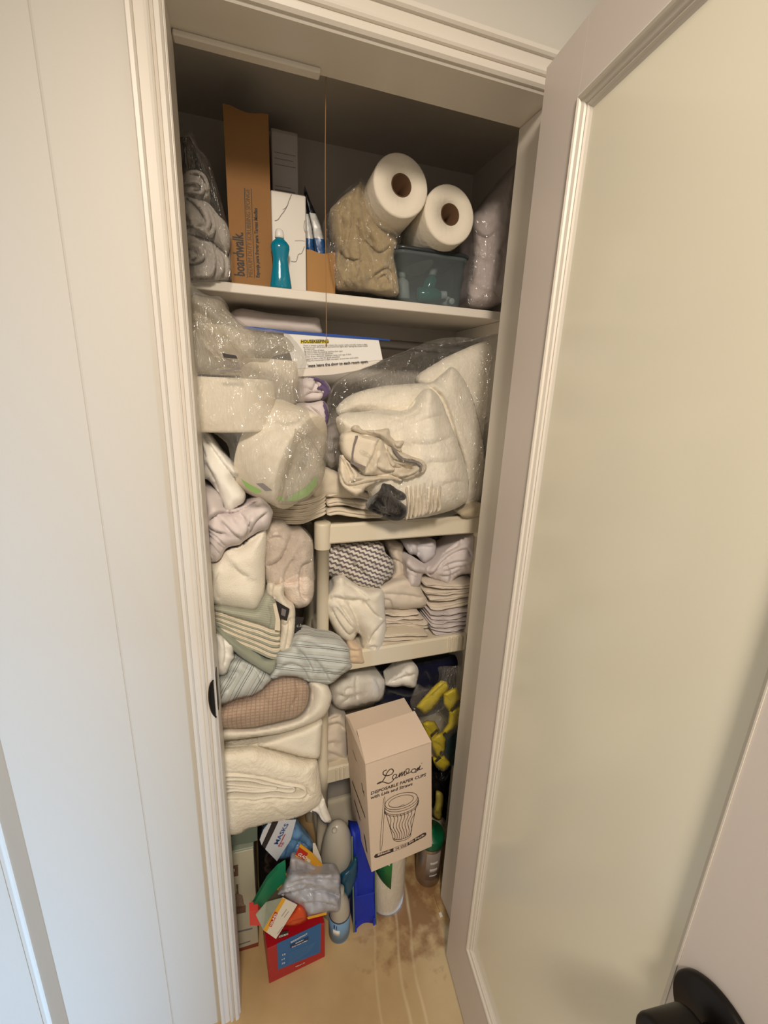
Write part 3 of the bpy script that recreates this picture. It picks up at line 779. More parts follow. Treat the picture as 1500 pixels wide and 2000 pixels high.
# bag of tan cloth
o = puff('folded_tan_cloth', 'B', [(85,620),(130,560),(190,500),(270,440),(300,410),(330,450),(350,560),(390,650),(470,730),(550,800),(555,870),(535,940),(555,1040),(570,1195),(480,1205),(380,1180),(250,1165),(140,1150),(120,1060),(130,900),(100,760)], (.30), C_tan, .055, .09, 40,
     cr=[(2,.010,[(160,620),(185,800),(150,1000)]), (2,.010,[(225,540),(245,700),(215,880),(230,980)]), (2,.010,[(275,720),(305,900),(285,1080)]), (2,.008,[(150,880),(210,940),(300,950)]), (2,.008,[(330,820),(420,900),(500,860)]), (3,.012,[(300,430),(310,600),(340,760),(380,900)]), (2.5,.010,[(350,700),(370,820),(400,920)]), (2.5,.009,[(390,1060),(460,1010),(500,1020),(530,1100)]), (2,.008,[(420,1080),(470,1050),(500,1130)]), (2,.008,[(250,1110),(290,1170)]), (2,.007,[(190,1100),(230,1165)])], amp=.004, ridge=.012, rsc=20, seed=4)
tag(o, 'tan cloth crammed in a clear bag between the open carton and the paper towel rolls', 'cloth')
o = puff('cloth_bag', 'B', [(40,700),(90,600),(160,500),(270,410),(295,385),(325,400),(360,470),(410,600),(500,700),(585,780),(572,870),(550,940),(565,1040),(585,1205),(480,1215),(380,1192),(250,1175),(135,1160),(90,1000),(70,860)], (.30), F_clear, .078, .10, 30, cr=wrinkles([((250,430),(300,520)),((170,760),(240,690)),((330,660),(400,700)),((380,640),(430,720)),((190,720),(180,790)),((280,960),(360,960)),((310,1040),(380,1090)),((540,690),(590,760)),((200,880),(330,820)),((480,900),(540,860))], 2, 3, 16), amp=.006, sc=22, ridge=.010, rsc=18, fold=(60,.014,.006), seed=5)
tag(o, 'clear plastic bag wrapped around the tan cloth on the top shelf', 'plastic bag')

# two paper towel rolls, one object copied
def towel_roll(center, axis, R, L, label):
    r = empty('paper_towel_roll', center); tag(r, label, 'paper towel', 'paper towel rolls on the top shelf')
    return r
def roll_profile(R, rc, L): return [(rc,0),(R-.004,0),(R-.001,.0015),(R,.005),(R,L-.005),(R-.001,L-.0015),(R-.004,L),(rc,L)]
def end_rings(): pass
R1c = P(784, 362, .215); R2c = P(879, 419, .225)
ax = np.array([-.05, 1, -.03])
def add_roll(c, label, R, rc, L, axis):
    r = empty('paper_towel_roll', c); tag(r, label, 'paper towel', 'paper towel rolls on the top shelf')
    v, f = lathe_vf(roll_profile(R, rc+.001, L), 56, axis, c, closed=True); link_mesh('paper', v, f, M_tissue, r, True)
    v, f = lathe_vf([(rc-.0012,-.0005),(rc+.0008,-.0005),(rc+.0008,L),(rc-.0012,L)], 32, axis, c, closed=True); link_mesh('core', v, f, M_core, r, True)
    return r
R_PT = (P(838,372,.215)[0]-P(731,350,.215)[0])/2
rollp = add_roll(R1c, 'upper of two white paper towel rolls, higher against the back wall', R_PT, .0215, .26, (-.02,1,-.10))
r2 = rollp.copy(); COL.objects.link(r2)
for chd in list(rollp.children):
    c2 = chd.copy(); COL.objects.link(c2); c2.parent = r2
r2.location = R2c; r2['label'] = 'lower of two white paper towel rolls, resting on the plastic tub lid'

# grey clear tub with lid and travel bottles
TY = .262
tl, tr = on('B', (556,915), TY), on('B', (1058,915), TY); bl_, br_ = on('B', (585,1215), TY+.01), on('B', (1010,1245), TY+.01)
M_tub = None
def tub_mat():
    m = bpy.data.materials.new('tub_plastic'); m.use_nodes = True; nt = m.node_tree; nt.nodes.clear()
    out = nt.nodes.new('ShaderNodeOutputMaterial'); tr_ = nt.nodes.new('ShaderNodeBsdfTransparent'); tr_.inputs[0].default_value = (.80,.84,.86,1)
    pb = nt.nodes.new('ShaderNodeBsdfPrincipled'); pb.inputs['Base Color'].default_value = (*lin((165,176,178)),1); pb.inputs['Roughness'].default_value = .15
    mx = nt.nodes.new('ShaderNodeMixShader'); mx.inputs[0].default_value = .20
    nt.links.new(tr_.outputs[0], mx.inputs[1]); nt.links.new(pb.outputs[0], mx.inputs[2]); nt.links.new(mx.outputs[0], out.inputs[0]); return m
M_tub = tub_mat()
tub = empty('storage_tub', ((tl[0]+tr[0])/2, .32, ZS)); tag(tub, 'small clear grey plastic tub with a dark lid under the paper towel rolls', 'tub')
def rrect(x0, x1, y0, y1, r, n=5):
    o = []
    for cx, cy, a0 in ((x1-r, y0+r, -90), (x1-r, y1-r, 0), (x0+r, y1-r, 90), (x0+r, y0+r, 180)):
        for k in range(n): a = math.radians(a0+90*k/(n-1)); o.append((cx+r*math.cos(a), cy+r*math.sin(a)))
    return o
ztop = (tl[2]+tr[2])/2
def loops(levels, name, m, parent, smooth=True):
    V = []; F = []; n = None
    for z, pts in levels:
        n = len(pts); V += [(x, y, z) for x, y in pts]
    for i in range(len(levels)-1):
        for j in range(n): F.append((i*n+j, i*n+(j+1) % n, (i+1)*n+(j+1) % n, (i+1)*n+j))
    F.append(tuple(range(n))); F.append(tuple((len(levels)-1)*n+j for j in range(n)))
    return link_mesh(name, V, F, m, parent, smooth)
xb0, xb1 = bl_[0], br_[0]; xt0, xt1 = tl[0], tr[0]
loops([(ZS, rrect(xb0+.004, xb1-.004, TY+.014, .41, .018)), (ZS+.004, rrect(xb0, xb1, TY+.01, .414, .02)), (ztop-.008, rrect(xt0, xt1, TY, .425, .022)), (ztop-.007, rrect(xt0-.004, xt1+.004, TY-.004, .429, .024)), (ztop, rrect(xt0-.004, xt1+.004, TY-.004, .429, .024)),
       (ztop, rrect(xt0+.002, xt1-.002, TY+.002, .423, .02)), (ZS+.006, rrect(xb0+.003, xb1-.003, TY+.013, .411, .018))], 'body', M_tub, tub)
M_lid = mat('dark_lid', (44,50,54), .3)
loops([(ztop+.001, rrect(xt0-.003, xt1+.006, TY-.003, .43, .022)), (ztop+.006, rrect(xt0-.004, xt1+.007, TY-.005, .43, .022)), (ztop+.010, rrect(xt0, xt1+.003, TY, .426, .02))], 'lid', M_lid, tub)
M_teal = mat('teal_liquid', (28,140,128), .15, 0, 1, 0, trans=.15, coat=.3)
def travel_bottle(c, axis, L, R, lab, m=M_teal, capm=M_wcap):
    b = empty('travel_bottle', c); tag(b, lab, 'bottle', 'travel bottles in the plastic tub')
    lathe('body', [(0,0),(R*.85,0),(R,R*.2),(R,L*.62),(R*.8,L*.72),(R*.42,L*.78),(R*.42,L*.82),(0,L*.82)], c, m, b, axis, 24)
    lathe('cap', [(0,L*.81),(R*.55,L*.81),(R*.55,L*.98),(R*.5,L),(0,L)], c, capm, b, axis, 20)
    return b
mx_ = (xb0+xb1)/2
travel_bottle((mx_-.030, .300, ZS+.026), (1,-.12,.06), .075, .0165, 'teal travel bottle lying on its side at the front of the tub')
travel_bottle((mx_+.004, .332, ZS+.020), (.25,-.1,1), .075, .0165, 'teal travel bottle standing up in the middle of the tub')
travel_bottle((mx_+.052, .345, ZS+.020), (.1,-1,-.05), .062, .0135, 'white capped travel bottle at the right of the tub', mat('pale_bottle', (220,216,206), .4))
travel_bottle((mx_-.048, .34, ZS+.02), (-.1,.1,1), .062, .0155, 'pale travel bottle standing at the left of the tub', mat('pale_bottle', (220,216,206), .4))

# lavender grey bagged blanket at the right
o = puff('bagged_fleece', 'B', [(1090,660),(1150,590),(1250,470),(1330,370),(1400,300),(1420,700),(1400,1280),(1290,1260),(1200,1285),(1085,1275),(1045,1215),(1070,1050),(1090,850)], .31, C_lgrey, .055, .15, 40,
     cr=[(3,.014,[(1375,400),(1340,650),(1318,800),(1268,900),(1240,1050),(1230,1150),(1255,1205),(1300,1210)]), (2.5,.008,[(1110,760),(1180,800),(1240,770)]), (2,.008,[(1290,880),(1280,1000),(1250,1120)])], amp=.005, sc=16, ridge=.003, seed=6)
tag(o, 'lavender grey fleece blanket squeezed at the right end of the top shelf', 'blanket')
o = puff('blanket_bag', 'B', [(1075,660),(1150,570),(1250,450),(1330,350),(1410,280),(1430,700),(1410,1295),(1290,1275),(1200,1298),(1075,1290),(1032,1225),(1055,1050),(1075,850)], .31, F_grey, .066, .155, 34, cr=wrinkles([((1215,740),(1310,710)),((1225,1100),(1260,880)),((1240,1000),(1265,840)),((1110,760),(1130,900)),((1330,330),(1345,600)),((1100,1150),(1120,980))], 3, 3, 16), amp=.006, sc=18, ridge=.006, fold=(80,.018,.006), seed=7)
tag(o, 'clear plastic bag around the lavender grey blanket', 'plastic bag')
# ------------------------------------------------------------------ UNDER THE SHELF
o = puff('folded_pillow', 'S', [(30,170),(70,120),(130,100),(220,110),(400,142),(560,158),(700,172),(800,182),(818,230),(830,320),(700,330),(500,310),(300,300),(60,270)], .37, C_lav, .03, .09, 22, amp=.002, sc=12, lean=.1)
tag(o, 'white folded pillow lying under the top shelf behind the blue strip', 'pillow')
dpch = empty('document_pouch', tuple(P(650,690,.30))); tag(dpch, 'clear pouch with a blue zip strip holding a printed housekeeping sheet', 'document pouch')
YD = .292
def q4(view, pts, y): return [on(view, p, y) for p in pts]
prism('zip_strip', q4('S', [(150,248),(300,262),(480,284),(700,302),(900,318),(1100,336),(1300,354),(1420,368),(1420,378),(1300,368),(1100,356),(900,342),(700,326),(480,310),(300,290),(150,268)], YD), .003, mat('blue_zip', (18,72,160), .35), dpch)
sheet = prism('sheet', q4('S', [(500,312),(800,332),(1322,372),(1340,455),(1356,540),(1030,575),(700,612),(600,620)], YD+.002), .0012, M_paper, dpch)
prism('sheet', q4('S', [(560,600),(1030,566),(1358,536),(1300,575),(1150,632),(930,668),(700,682),(560,690)], YD+.0035), .0012, mat('paper_shade', (226,218,208), .7), dpch)
a0 = np.array(on('S', (650,398), YD)); a1 = np.array(on('S', (890,396), YD)); ux_ = (1, 0, (a1-a0)[2]/(a1-a0)[0])
hh = q4('S', [(646,372),(892,372),(892,399),(646,400)], YD+.002)
flat('highlight', [hh[3], hh[2], hh[1], hh[0]], mat('yellow_marker', (222,200,40), .7), dpch)
def at2(view, p, y): return np.array(on(view, p, y))
text('HOUSEKEEPING', .0098, M_ink, dpch, at2('S', (652,396), YD+.0006), ux_, (0,0,1), bold=.0002, width=np.linalg.norm(at2('S', (888,396), YD)-at2('S', (652,396), YD)))
lines_ = [((672,424),(1222,414),'There is always a person who cleans the rooms; make sure the room is clean'),
          ((672,440),(1226,427),'Be sure to turn off all electric and bathroom lights after leaving the closed rooms'),
          ((680,456),(770,452),'the bath tubs'), ((682,473),(852,462),'Be sure to wash all linens.'), ((684,487),(1010,470),'Be sure to leave the washing machine door open'),
          ((686,503),(928,490),'Be sure to arrange all cups and glasses.'), ((690,521),(1086,498),'Clean doors, windows, tabletops, lamps and rugs of dust.'),
          ((694,540),(985,520),'Leave in clean order for guest amenities'), ((698,556),(1146,527),'Wipe the countertops in clean, not water, around them and outlets')]
for p_, q_, s_ in lines_:
    A_, B_ = at2('S', p_, YD+.0006), at2('S', q_, YD+.0006)
    text(s_, .0044, M_ink, dpch, A_, B_-A_, (0,0,1), width=np.linalg.norm(B_-A_))
A_, B_ = at2('S', (712,604), YD+.0006), at2('S', (1232,566), YD+.0006)
text('lease leave the door to each room open.', .0088, M_ink, dpch, A_, B_-A_, (0,0,1), bold=.0002, width=np.linalg.norm(B_-A_))

# purple and white folded towels
o = puff('folded_towel', 'C', [(960,800),(1010,780),(1090,768),(1180,790),(1235,850),(1238,905),(1200,945),(1130,968),(1020,978),(960,980)], .27, C_lav, .03, .12, 16,
     cr=[[(1040,780),(1110,800),(1090,870),(1050,860)], [(1020,930),(1080,895),(1170,900)], [(1110,800),(1150,870)]], cw=2, cdp=.010, amp=.003, sc=30, seed=11)
tag(o, 'rolled white and purple towel right under the housekeeping sheet', 'towel')
puff('purple_band', 'C', [(1045,778),(1090,766),(1180,788),(1237,850),(1240,905),(1200,947),(1160,960),(1165,900),(1110,870),(1150,820),(1110,800)], .262, C_purple, .030, .05, 12, cr=[(1.6,.005,[(1110,795),(1200,850),(1215,920)])], amp=.002, parent=o)
o = puff('folded_towel', 'C', [(960,990),(1080,985),(1180,970),(1228,1050),(1215,1160),(1160,1255),(1120,1225),(1060,1110),(960,1060)], .262, C_lav, .03, .12, 14,
     cr=[[(1020,1040),(1090,1110),(1150,1220)], [(1030,1025),(1110,1090),(1170,1200)], [(1050,1005),(1130,1070),(1190,1160)]], cw=1.6, cdp=.008, amp=.003, sc=30, seed=12)
tag(o, 'folded white towel with a purple end hanging below the rolled one', 'towel')
puff('purple_band', 'C', [(1160,1000),(1190,975),(1230,1050),(1217,1160),(1160,1257),(1125,1230),(1150,1210),(1185,1130)], .255, C_purple, .028, .05, 9, amp=.002, parent=o)

# jumbo toilet rolls: one built, others copied
def jumbo(c, axis, R, L, rc, label):
    r = empty('jumbo_roll', c); tag(r, label, 'toilet roll', 'jumbo toilet rolls in a clear bag')
    # built about +z at the origin, then turned
    v, f = lathe_vf([(rc,0),(R-.005,0),(R-.001,.002),(R,.006),(R,L-.006),(R-.001,L-.002),(R-.005,L),(rc,L)], 64, (0,0,1), (0,0,0), closed=True)
    b = link_mesh('paper', np.array(v)+np.array(c), f, M_tissue, r, True, origin=np.array(c))
    v, f = lathe_vf([(rc-.002,0),(rc,0),(rc,L),(rc-.002,L)], 32, (0,0,1), (0,0,0), closed=True)
    link_mesh('core', np.array(v)+np.array(c), f, M_core, r, True, origin=np.array(c))
    r.rotation_euler = Vector(axis).to_track_quat('Z', 'Y').to_euler()
    return r
def dup(r, c, axis, label):
    n = r.copy(); COL.objects.link(n); n.location = c; n['label'] = label
    n.rotation_euler = Vector(axis).to_track_quat('Z', 'Y').to_euler()
    for ch in list(r.children):
        k = ch.copy(); COL.objects.link(k); k.parent = n
    return n
YA = .19
cA = P(428, 770, YA); RA = P(537, 770, YA)[0]-cA[0]
zA0 = P(452, 846, YA-RA)[2]; zA1 = P(440, 737, YA-RA)[2]
LA = zA1-zA0
jA = jumbo((cA[0], YA, zA0), (0,0,1), RA, LA, .021, 'white jumbo toilet roll standing upright in front, against the left jamb')
zB0 = P(560, 792, .36-RA)[2]
jB = dup(jA, (P(592,740,.36)[0]-RA, .36, zB0), (0,0,1), 'white jumbo toilet roll standing behind the front one, left of the housekeeping sheet')
axC = np.array([.78,-.55,-.30]); axC /= np.linalg.norm(axC)
cC = P(592, 905, .165)
jC = dup(jA, tuple(cC-axC*LA), axC, 'white jumbo toilet roll lying tilted below the upright one, flat end to the right')
jD = dup(jA, (.0, .33, zA0+LA+.006), (0,0,1), 'white jumbo toilet roll on top at the back left under the film')
o = puff('roll_bag', 'C', [(60,60),(120,40),(170,80),(240,112),(325,118),(372,165),(400,235),(530,340),(620,372),(760,388),(870,412),(945,490),(1005,570),(1034,660),(1008,770),(1018,960),(1100,1160),(1190,1260),(1205,1420),(1140,1630),(1010,1790),(860,1826),(700,1805),(580,1740),(480,1640),(400,1480),(360,1330),(250,1240),(150,1200),(60,1150)], .15, F_milky, .110, .25, 34,
     cr=[(5,.03,[(100,250),(240,330),(420,560),(560,680)]), (4,.02,[(160,420),(300,590),(350,680)]), (5,.02,[(700,980),(860,1020),(1000,980)]), (4,.015,[(950,1250),(860,1500),(800,1750)])]+wrinkles([((90,240),(320,420)),((150,430),(330,620)),((170,330),(300,400)),((860,420),(1000,560)),((1000,600),(1050,700)),((760,1090),(930,1280)),((820,1110),(950,1260)),((980,1420),(1000,1480)),((850,1480),(880,1560)),((440,620),(560,690)),((300,200),(370,260)),((620,400),(860,440)),((1080,1560),(1120,1700))], 5, 4, 24), amp=.005, sc=14, ridge=.006, rsc=16, fold=(-52,.016,.006), seed=13, br=30)
tag(o, 'clear plastic bag with barcode and green print around the jumbo toilet rolls', 'plastic bag')
bagr = o
puff('film_fold', 'C', [(930,1200),(990,1240),(1080,1300),(1180,1470),(1196,1560),(1150,1690),(1050,1800),(900,1826),(790,1808),(830,1620),(880,1420)], .128, F_haze, .070, .01, 26, amp=.003, ridge=.003, parent=bagr, cr=wrinkles([((960,1260),(870,1500)),((900,1480),(840,1700)),((1060,1350),(1000,1600))], 15, 2, 20))
puff('film_fold', 'C', [(60,120),(170,90),(320,125),(380,210),(520,345),(700,395),(860,425),(930,540),(760,590),(700,640),(560,640),(470,690),(300,690),(60,690)], .128, F_haze, .075, .01, 30, amp=.005, ridge=.005, parent=bagr, cr=wrinkles([((90,240),(320,420)),((150,430),(330,620)),((640,400),(860,440)),((300,250),(500,420)),((420,480),(640,560))], 16, 3, 24))
YP = .075
M_green = mat('green_print', (128,160,92), .5)
def bprint(name, view, pts, y, m): return prism(name, q4(view, pts, y), .0008, m, bagr)
bprint('black_print', 'C', [(320,560),(360,570),(440,585),(452,612),(400,608),(335,600)], .044, M_ink)
for k in range(7):
    x = 335+k*19
    bprint('barcode_bar', 'C', [(x,628+k*2),(x+9,629+k*2),(x+16+k,668+k),(x+6+k,668+k)], .044, M_print)
bprint('barcode_digits', 'C', [(300,710),(480,690),(485,704),(305,724)], .044, M_print)
bprint('green_band', 'C', [(480,1630),(560,1680),(660,1735),(640,1752),(590,1752),(520,1700)], .042, M_green)
bprint('barcode_patch', 'C', [(610,1672),(668,1668),(748,1730),(690,1738)], .040, M_print)
bprint('green_band', 'C', [(1130,1600),(1120,1690),(1050,1775),(960,1815),(860,1822),(930,1760),(1040,1690)], .060, M_green)
bprint('green_band', 'C', [(790,1790),(830,1780),(850,1815),(780,1810)], .060, M_green)

# the bag of white comforters
FN = mat('white_comforter', (250,242,226), .95, .35, 120, .03, 10, spec=.1, sheen=.3)
o = puff('folded_comforter', 'D', [(860,420),(1000,300),(1180,210),(1340,150),(1420,170),(1445,300),(1440,560),(1410,800),(1350,1020),(1290,1090),(1240,1000),(1000,600)], 0.3700, FN, .050, .06, 40, amp=.004, sc=9, fold=(70,.05,.004), seed=21)
tag(o, 'white folded comforter at the back of the clear bag, next to the right jamb', 'comforter', 'white comforters in a clear bag')
o = puff('folded_comforter', 'D', [(330,620),(420,520),(620,460),(850,440),(960,430),(1040,370),(1100,330),(1165,390),(1235,530),(1295,760),(1322,960),(1305,1170),(1250,1235),(1150,1240),(900,900),(600,700),(400,700)], 0.3200, FN, .070, .015, 48,
     cr=[(4,.012,[(940,460),(1040,560),(1120,800),(1180,1000)])], amp=.004, sc=9, fold=(30,.04,.005), seed=22)
tag(o, 'white folded comforter in the middle of the clear bag', 'comforter', 'white comforters in a clear bag')
o = puff('folded_comforter', 'D', [(330,700),(380,640),(480,630),(640,612),(780,618),(840,560),(900,490),(960,478),(1020,540),(1080,680),(1140,830),(1190,980),(1212,1110),(1190,1230),(1060,1295),(850,1338),(700,1330),(560,1200),(480,1000),(390,850)], 0.2500, FN, .10, .01, 55,
     cr=[(3,.014,[(640,612),(740,628),(830,600),(860,545)]), (6,.004,[(800,740),(950,690),(1040,660)]), (6,.004,[(820,850),(950,850),(1090,800)]), (6,.004,[(920,960),(1050,960),(1160,930)]), (6,.004,[(1000,1100),(1100,1080),(1190,1090)]), (6,.004,[(700,700),(800,680),(900,620)])], amp=.005, sc=9, fold=(15,.035,.006), seed=23)
tag(o, 'white folded comforter at the front of the clear bag on the top plastic tier', 'comforter', 'white comforters in a clear bag')

# striped dish towels bundle
M_str = cloth('grey_stripe', (128,118,114), .15, 400, .04)
C_dish = cloth('dish_towel', (222,210,190), .2, 420, .04)
o = puff('dish_towel', 'N', [(130,770),(150,520),(180,500),(215,560),(300,650),(400,740),(560,745),(700,735),(820,760),(850,800),(840,832),(720,800),(600,815),(480,860),(420,900),(410,930),(330,975),(260,945),(180,880)], 0.1520, C_dish, .022, .04, 10,
     cr=[[(165,560),(230,700),(265,815),(310,800),(420,780)], [(190,545),(255,680),(285,775)], [(140,700),(190,820),(270,850),(420,820),(600,780)], [(215,580),(290,720),(300,770)]], cw=1.6, cdp=.010, amp=.002, seed=31)
tag(o, 'folded white dish towel at the bottom of the striped bundle, above the black gloves', 'dish towel', 'dish towels in the comforter bag')
o = puff('dish_towel', 'N', [(150,330),(180,270),(280,240),(430,285),(580,310),(640,370),(660,430),(700,470),(740,560),(860,640),(930,700),(900,770),(780,775),(700,735),(560,742),(440,745),(400,730),(270,610),(190,540),(150,450)], 0.1600, C_dish, .035, .05, 14,
     cr=[[(600,320),(550,400),(525,500),(460,620),(425,720)], [(560,650),(640,690),(740,690),(760,640)], [(660,480),(680,560),(740,640),(920,640),(935,670),(860,700),(770,695)], [(575,560),(560,640)], [(480,760),(530,710)]], cw=1.8, cdp=.012, amp=.002, seed=32)
tag(o, 'cream dish towel with grey border stripes, folded in the middle of the bundle', 'dish towel', 'dish towels in the comforter bag')
st_t = o
for pts in ([(345,296),(318,300),(290,400),(272,500),(276,590),(292,592),(290,510),(306,410)], [(276,584),(350,610),(430,642),(418,676),(340,650),(268,612)]):
    prism('stripe', q4('N', pts, .1205), .012, M_str, st_t)
o = puff('dish_towel', 'N', [(660,400),(720,420),(760,450),(850,480),(960,530),(1060,560),(1110,610),(1112,680),(1070,735),(1000,760),(900,790),(790,770),(780,700),(920,680),(935,640),(760,620),(690,540),(670,470)], 0.1550, C_dish, .03, .05, 10,
     cr=[[(700,500),(780,570),(900,575),(1030,600),(1070,640),(1060,700)], [(740,440),(800,530),(900,565),(1000,570)], [(800,770),(940,730),(1020,690)], [(940,630),(990,610)]], cw=1.6, cdp=.012, amp=.002, seed=33)
tag(o, 'rolled cream dish towel with a grey edge at the right of the striped bundle', 'dish towel', 'dish towels in the comforter bag')
for pts in ([(740,430),(760,440),(820,520),(900,555),(1030,585),(1068,625),(1066,690),(1045,700),(1048,640),(1010,605),(890,580),(800,545),(745,465)],):
    prism('stripe', q4('N', pts, .1215), .014, M_str, o)
o = puff('dish_towel', 'N', [(265,215),(300,180),(350,180),(390,225),(500,230),(600,222),(690,215),(705,290),(740,330),(760,350),(855,350),(850,390),(828,430),(840,490),(790,470),(730,420),(650,350),(520,290),(400,280),(330,260)], 0.1480, C_dish, .022, .04, 9,
     cr=[[(290,200),(340,195),(400,235),(500,265)], [(500,250),(640,330),(720,430)], [(745,340),(760,400),(830,440)]], cw=1.6, cdp=.010, amp=.002, seed=34)
tag(o, 'crumpled cream dish towel on top of the striped bundle', 'dish towel', 'dish towels in the comforter bag')
o = puff('work_glove', 'N', [(600,830),(650,815),(720,835),(790,890),(860,930),(892,985),(870,1025),(830,1030),(880,1080),(905,1150),(870,1215),(800,1250),(720,1245),(640,1205),(540,1170),(450,1120),(470,1070),(540,970),(590,890)], 0.1650, C_blackf, .030, .05, 12,
     cr=[[(620,860),(650,950),(720,1050),(800,1130)], [(700,880),(740,960),(830,1030)], [(480,1100),(600,1150),(740,1200)], [(540,1030),(620,1100)], [(780,950),(850,1000)]], cw=2.2, cdp=.010, amp=.003, ridge=.003, seed=35)
tag(o, 'black knit gloves in the clear bag beside the pleated white cloth', 'gloves')
# pleated white cloths standing on edge
for k in range(9):
    x = 895+k*43
    o = slab('folded_napkin', 'N', [(x-8+4*k,870-k*17),(x-2+2*k,960-k*6),(x+12,1060-k*6),(x+8+2*k,1150-k*8),(x-8,1240-k*11)], .158+random.uniform(-.003,.003), .0085, .06, C_dish, None, 1, .003, 40+k, 6)
    tag(o, '%s pleated white cloth from the left, standing on edge beside the black gloves' % (['first','second','third','fourth','fifth','sixth','seventh','eighth','last'][k]), 'cloth', 'pleated white cloths beside the gloves')
o = puff('comforter_bag', 'D', [(285,560),(340,440),(480,355),(750,245),(1000,155),(1240,145),(1430,130),(1445,500),(1400,780),(1345,1000),(1305,1220),(1180,1285),(1000,1330),(800,1358),(700,1352),(530,1285),(430,1180),(350,1010),(325,850),(340,720),(290,640)], 00.260, F_clear, .150, .24, 50, dome=.55,
     cr=[(5,.02,[(420,540),(700,400),(1000,230),(1300,160)]), (5,.016,[(420,650),(600,560),(800,560),(1000,430)]), (4,.012,[(1220,560),(1290,760),(1330,950)]), (4,.012,[(1340,560),(1300,700),(1250,850)]), (4,.012,[(520,450),(820,350)])]+wrinkles([((780,385),(950,300)),((640,520),(900,330)),((540,400),(900,270)),((900,320),(1250,200)),((1190,500),(1250,430)),((1270,700),(1360,540)),((1190,900),(1260,770)),((1300,720),(1350,600)),((480,520),(700,430)),((600,640),(860,560)),((1290,620),(1330,560)),((440,1100),(540,1000)),((390,700),(470,560))], 4, 5, 30, -.0050, 1.9), amp=.006, sc=12, ridge=.008, rsc=16, fold=(62,.016,.007), seed=25, br=40)
tag(o, 'large clear plastic bag around the white comforters and dish towels', 'plastic bag')
# grey crumpled bag and beige stacks on the top tier
o = puff('crumpled_bag', 'D', [(255,760),(290,715),(340,700),(360,760),(355,850),(330,900),(340,960),(300,1000),(262,960),(250,860)], 0.2500, F_grey, .03, .06, 14, amp=.005, sc=40, ridge=.010, rsc=35, seed=26)
tag(o, 'small crumpled grey plastic bag between the toilet rolls and the comforters', 'plastic bag')
L1 = [[(560+0,715+k*38-(8 if k>2 else 0)),(760,735+k*36),(960,740+k*33),(1100,700+k*30),(1165,660+k*32)] for k in range(6)]
stack('folded_cloth', 'E', L1, .235, .0088, .15, C_oat, '%s folded beige cloth in the stack under the tilted toilet roll', 'cloth', 'beige cloths left on the top tier', 2, .002, 60)
L2 = [[(268,1120+k*62),(330,1100+k*64),(420,1105+k*66),(520,1130+k*62),(640,1170+k*48)] for k in range(4)]
stack('folded_cloth', 'D', L2, .240, .0170, .14, C_oat, '%s folded beige cloth in the stack under the comforter bag', 'cloth', 'beige cloths right on the top tier', 2, .002, 70)
o = puff('folded_cloth', 'E', [(1000,470),(1080,430),(1170,420),(1300,480),(1420,560),(1420,700),(1180,690),(1050,690)], 0.2600, C_oat, .03, .08, 16, amp=.003, seed=27)
tag(o, 'plain beige cloth lying behind the two beige stacks', 'cloth')
o = puff('folded_cloth', 'D', [(1150,1300),(1240,1260),(1310,1240),(1330,1300),(1200,1335)], 0.2300, C_beige, .015, .1, 8, amp=.002, seed=28)
tag(o, 'beige cloth end showing under the right corner of the comforter bag', 'cloth')
# ------------------------------------------------------------------ LEFT PILE
YL = .155
o = puff('folded_sheet', 'C', [(90,1160),(150,1200),(230,1270),(330,1400),(480,1570),(470,1600),(436,1632),(470,1680),(520,1760),(505,1830),(450,1870),(398,1918),(340,1880),(290,1760),(200,1640),(100,1600)], .165, C_white, .05, .12, 26,
     cr=[(3,.014,[(150,1240),(230,1370),(330,1510),(440,1632)]), (3,.012,[(180,1500),(250,1620),(300,1760),(350,1880)]), (2.5,.006,[(140,1330),(190,1460)])], amp=.002, sc=14, seed=81)
tag(o, 'smooth white sheet hanging folded diagonally beside the tilted toilet roll', 'sheet')
o = puff('folded_sheet', 'E', [(40,600),(110,595),(200,650),(250,720),(275,790),(420,770),(540,700),(600,690),(690,800),(690,860),(650,970),(560,1000),(445,1072),(400,1110),(290,1140),(230,1240),(170,1265),(110,1250),(60,1200)], .150, C_lav, .055, .12, 26,
     cr=[(2.5,.014,[(90,600),(180,640),(240,690)]), (3,.016,[(240,700),(290,790),(330,860)]), (3,.015,[(115,920),(150,880),(230,830),(330,830),(420,800),(560,720)]), (3,.012,[(240,900),(330,1000),(440,1070)]), (2.5,.013,[(115,950),(190,990),(280,1010)]),
         (1.8,.010,[(105,970),(190,1030),(280,1120)]), (1.8,.010,[(110,1000),(180,1060),(262,1140)]), (1.8,.009,[(110,1060),(170,1110),(230,1190)]), (2.5,.012,[(480,900),(460,1000),(420,1060)]), (2.5,.010,[(640,820),(540,900),(470,1030)]), (1.8,.010,[(150,1170),(180,1210),(160,1240)]), (2.5,.012,[(400,830),(450,900)])], amp=.003, sc=18, seed=82)
tag(o, 'pale lavender sheet crumpled over the cream towel in the left pile', 'sheet')
o = puff('thick_towel', 'E', [(80,1240),(190,1250),(280,1150),(400,1110),(470,1060),(570,985),(640,960),(640,1120),(628,1300),(628,1500),(605,1600),(545,1690),(400,1682),(150,1645),(80,1640)], .17, C_cream, .055, .12, 34,
     cr=[(4,.006,[(330,1280),(400,1360),(480,1400)]), (3,.005,[(230,1350),(190,1500),(230,1600)]), (5,.005,[(620,1000),(480,1100),(350,1170)])], amp=.004, sc=12, seed=83)
tag(o, 'thick cream towel folded large in the left pile under the lavender sheet', 'towel')
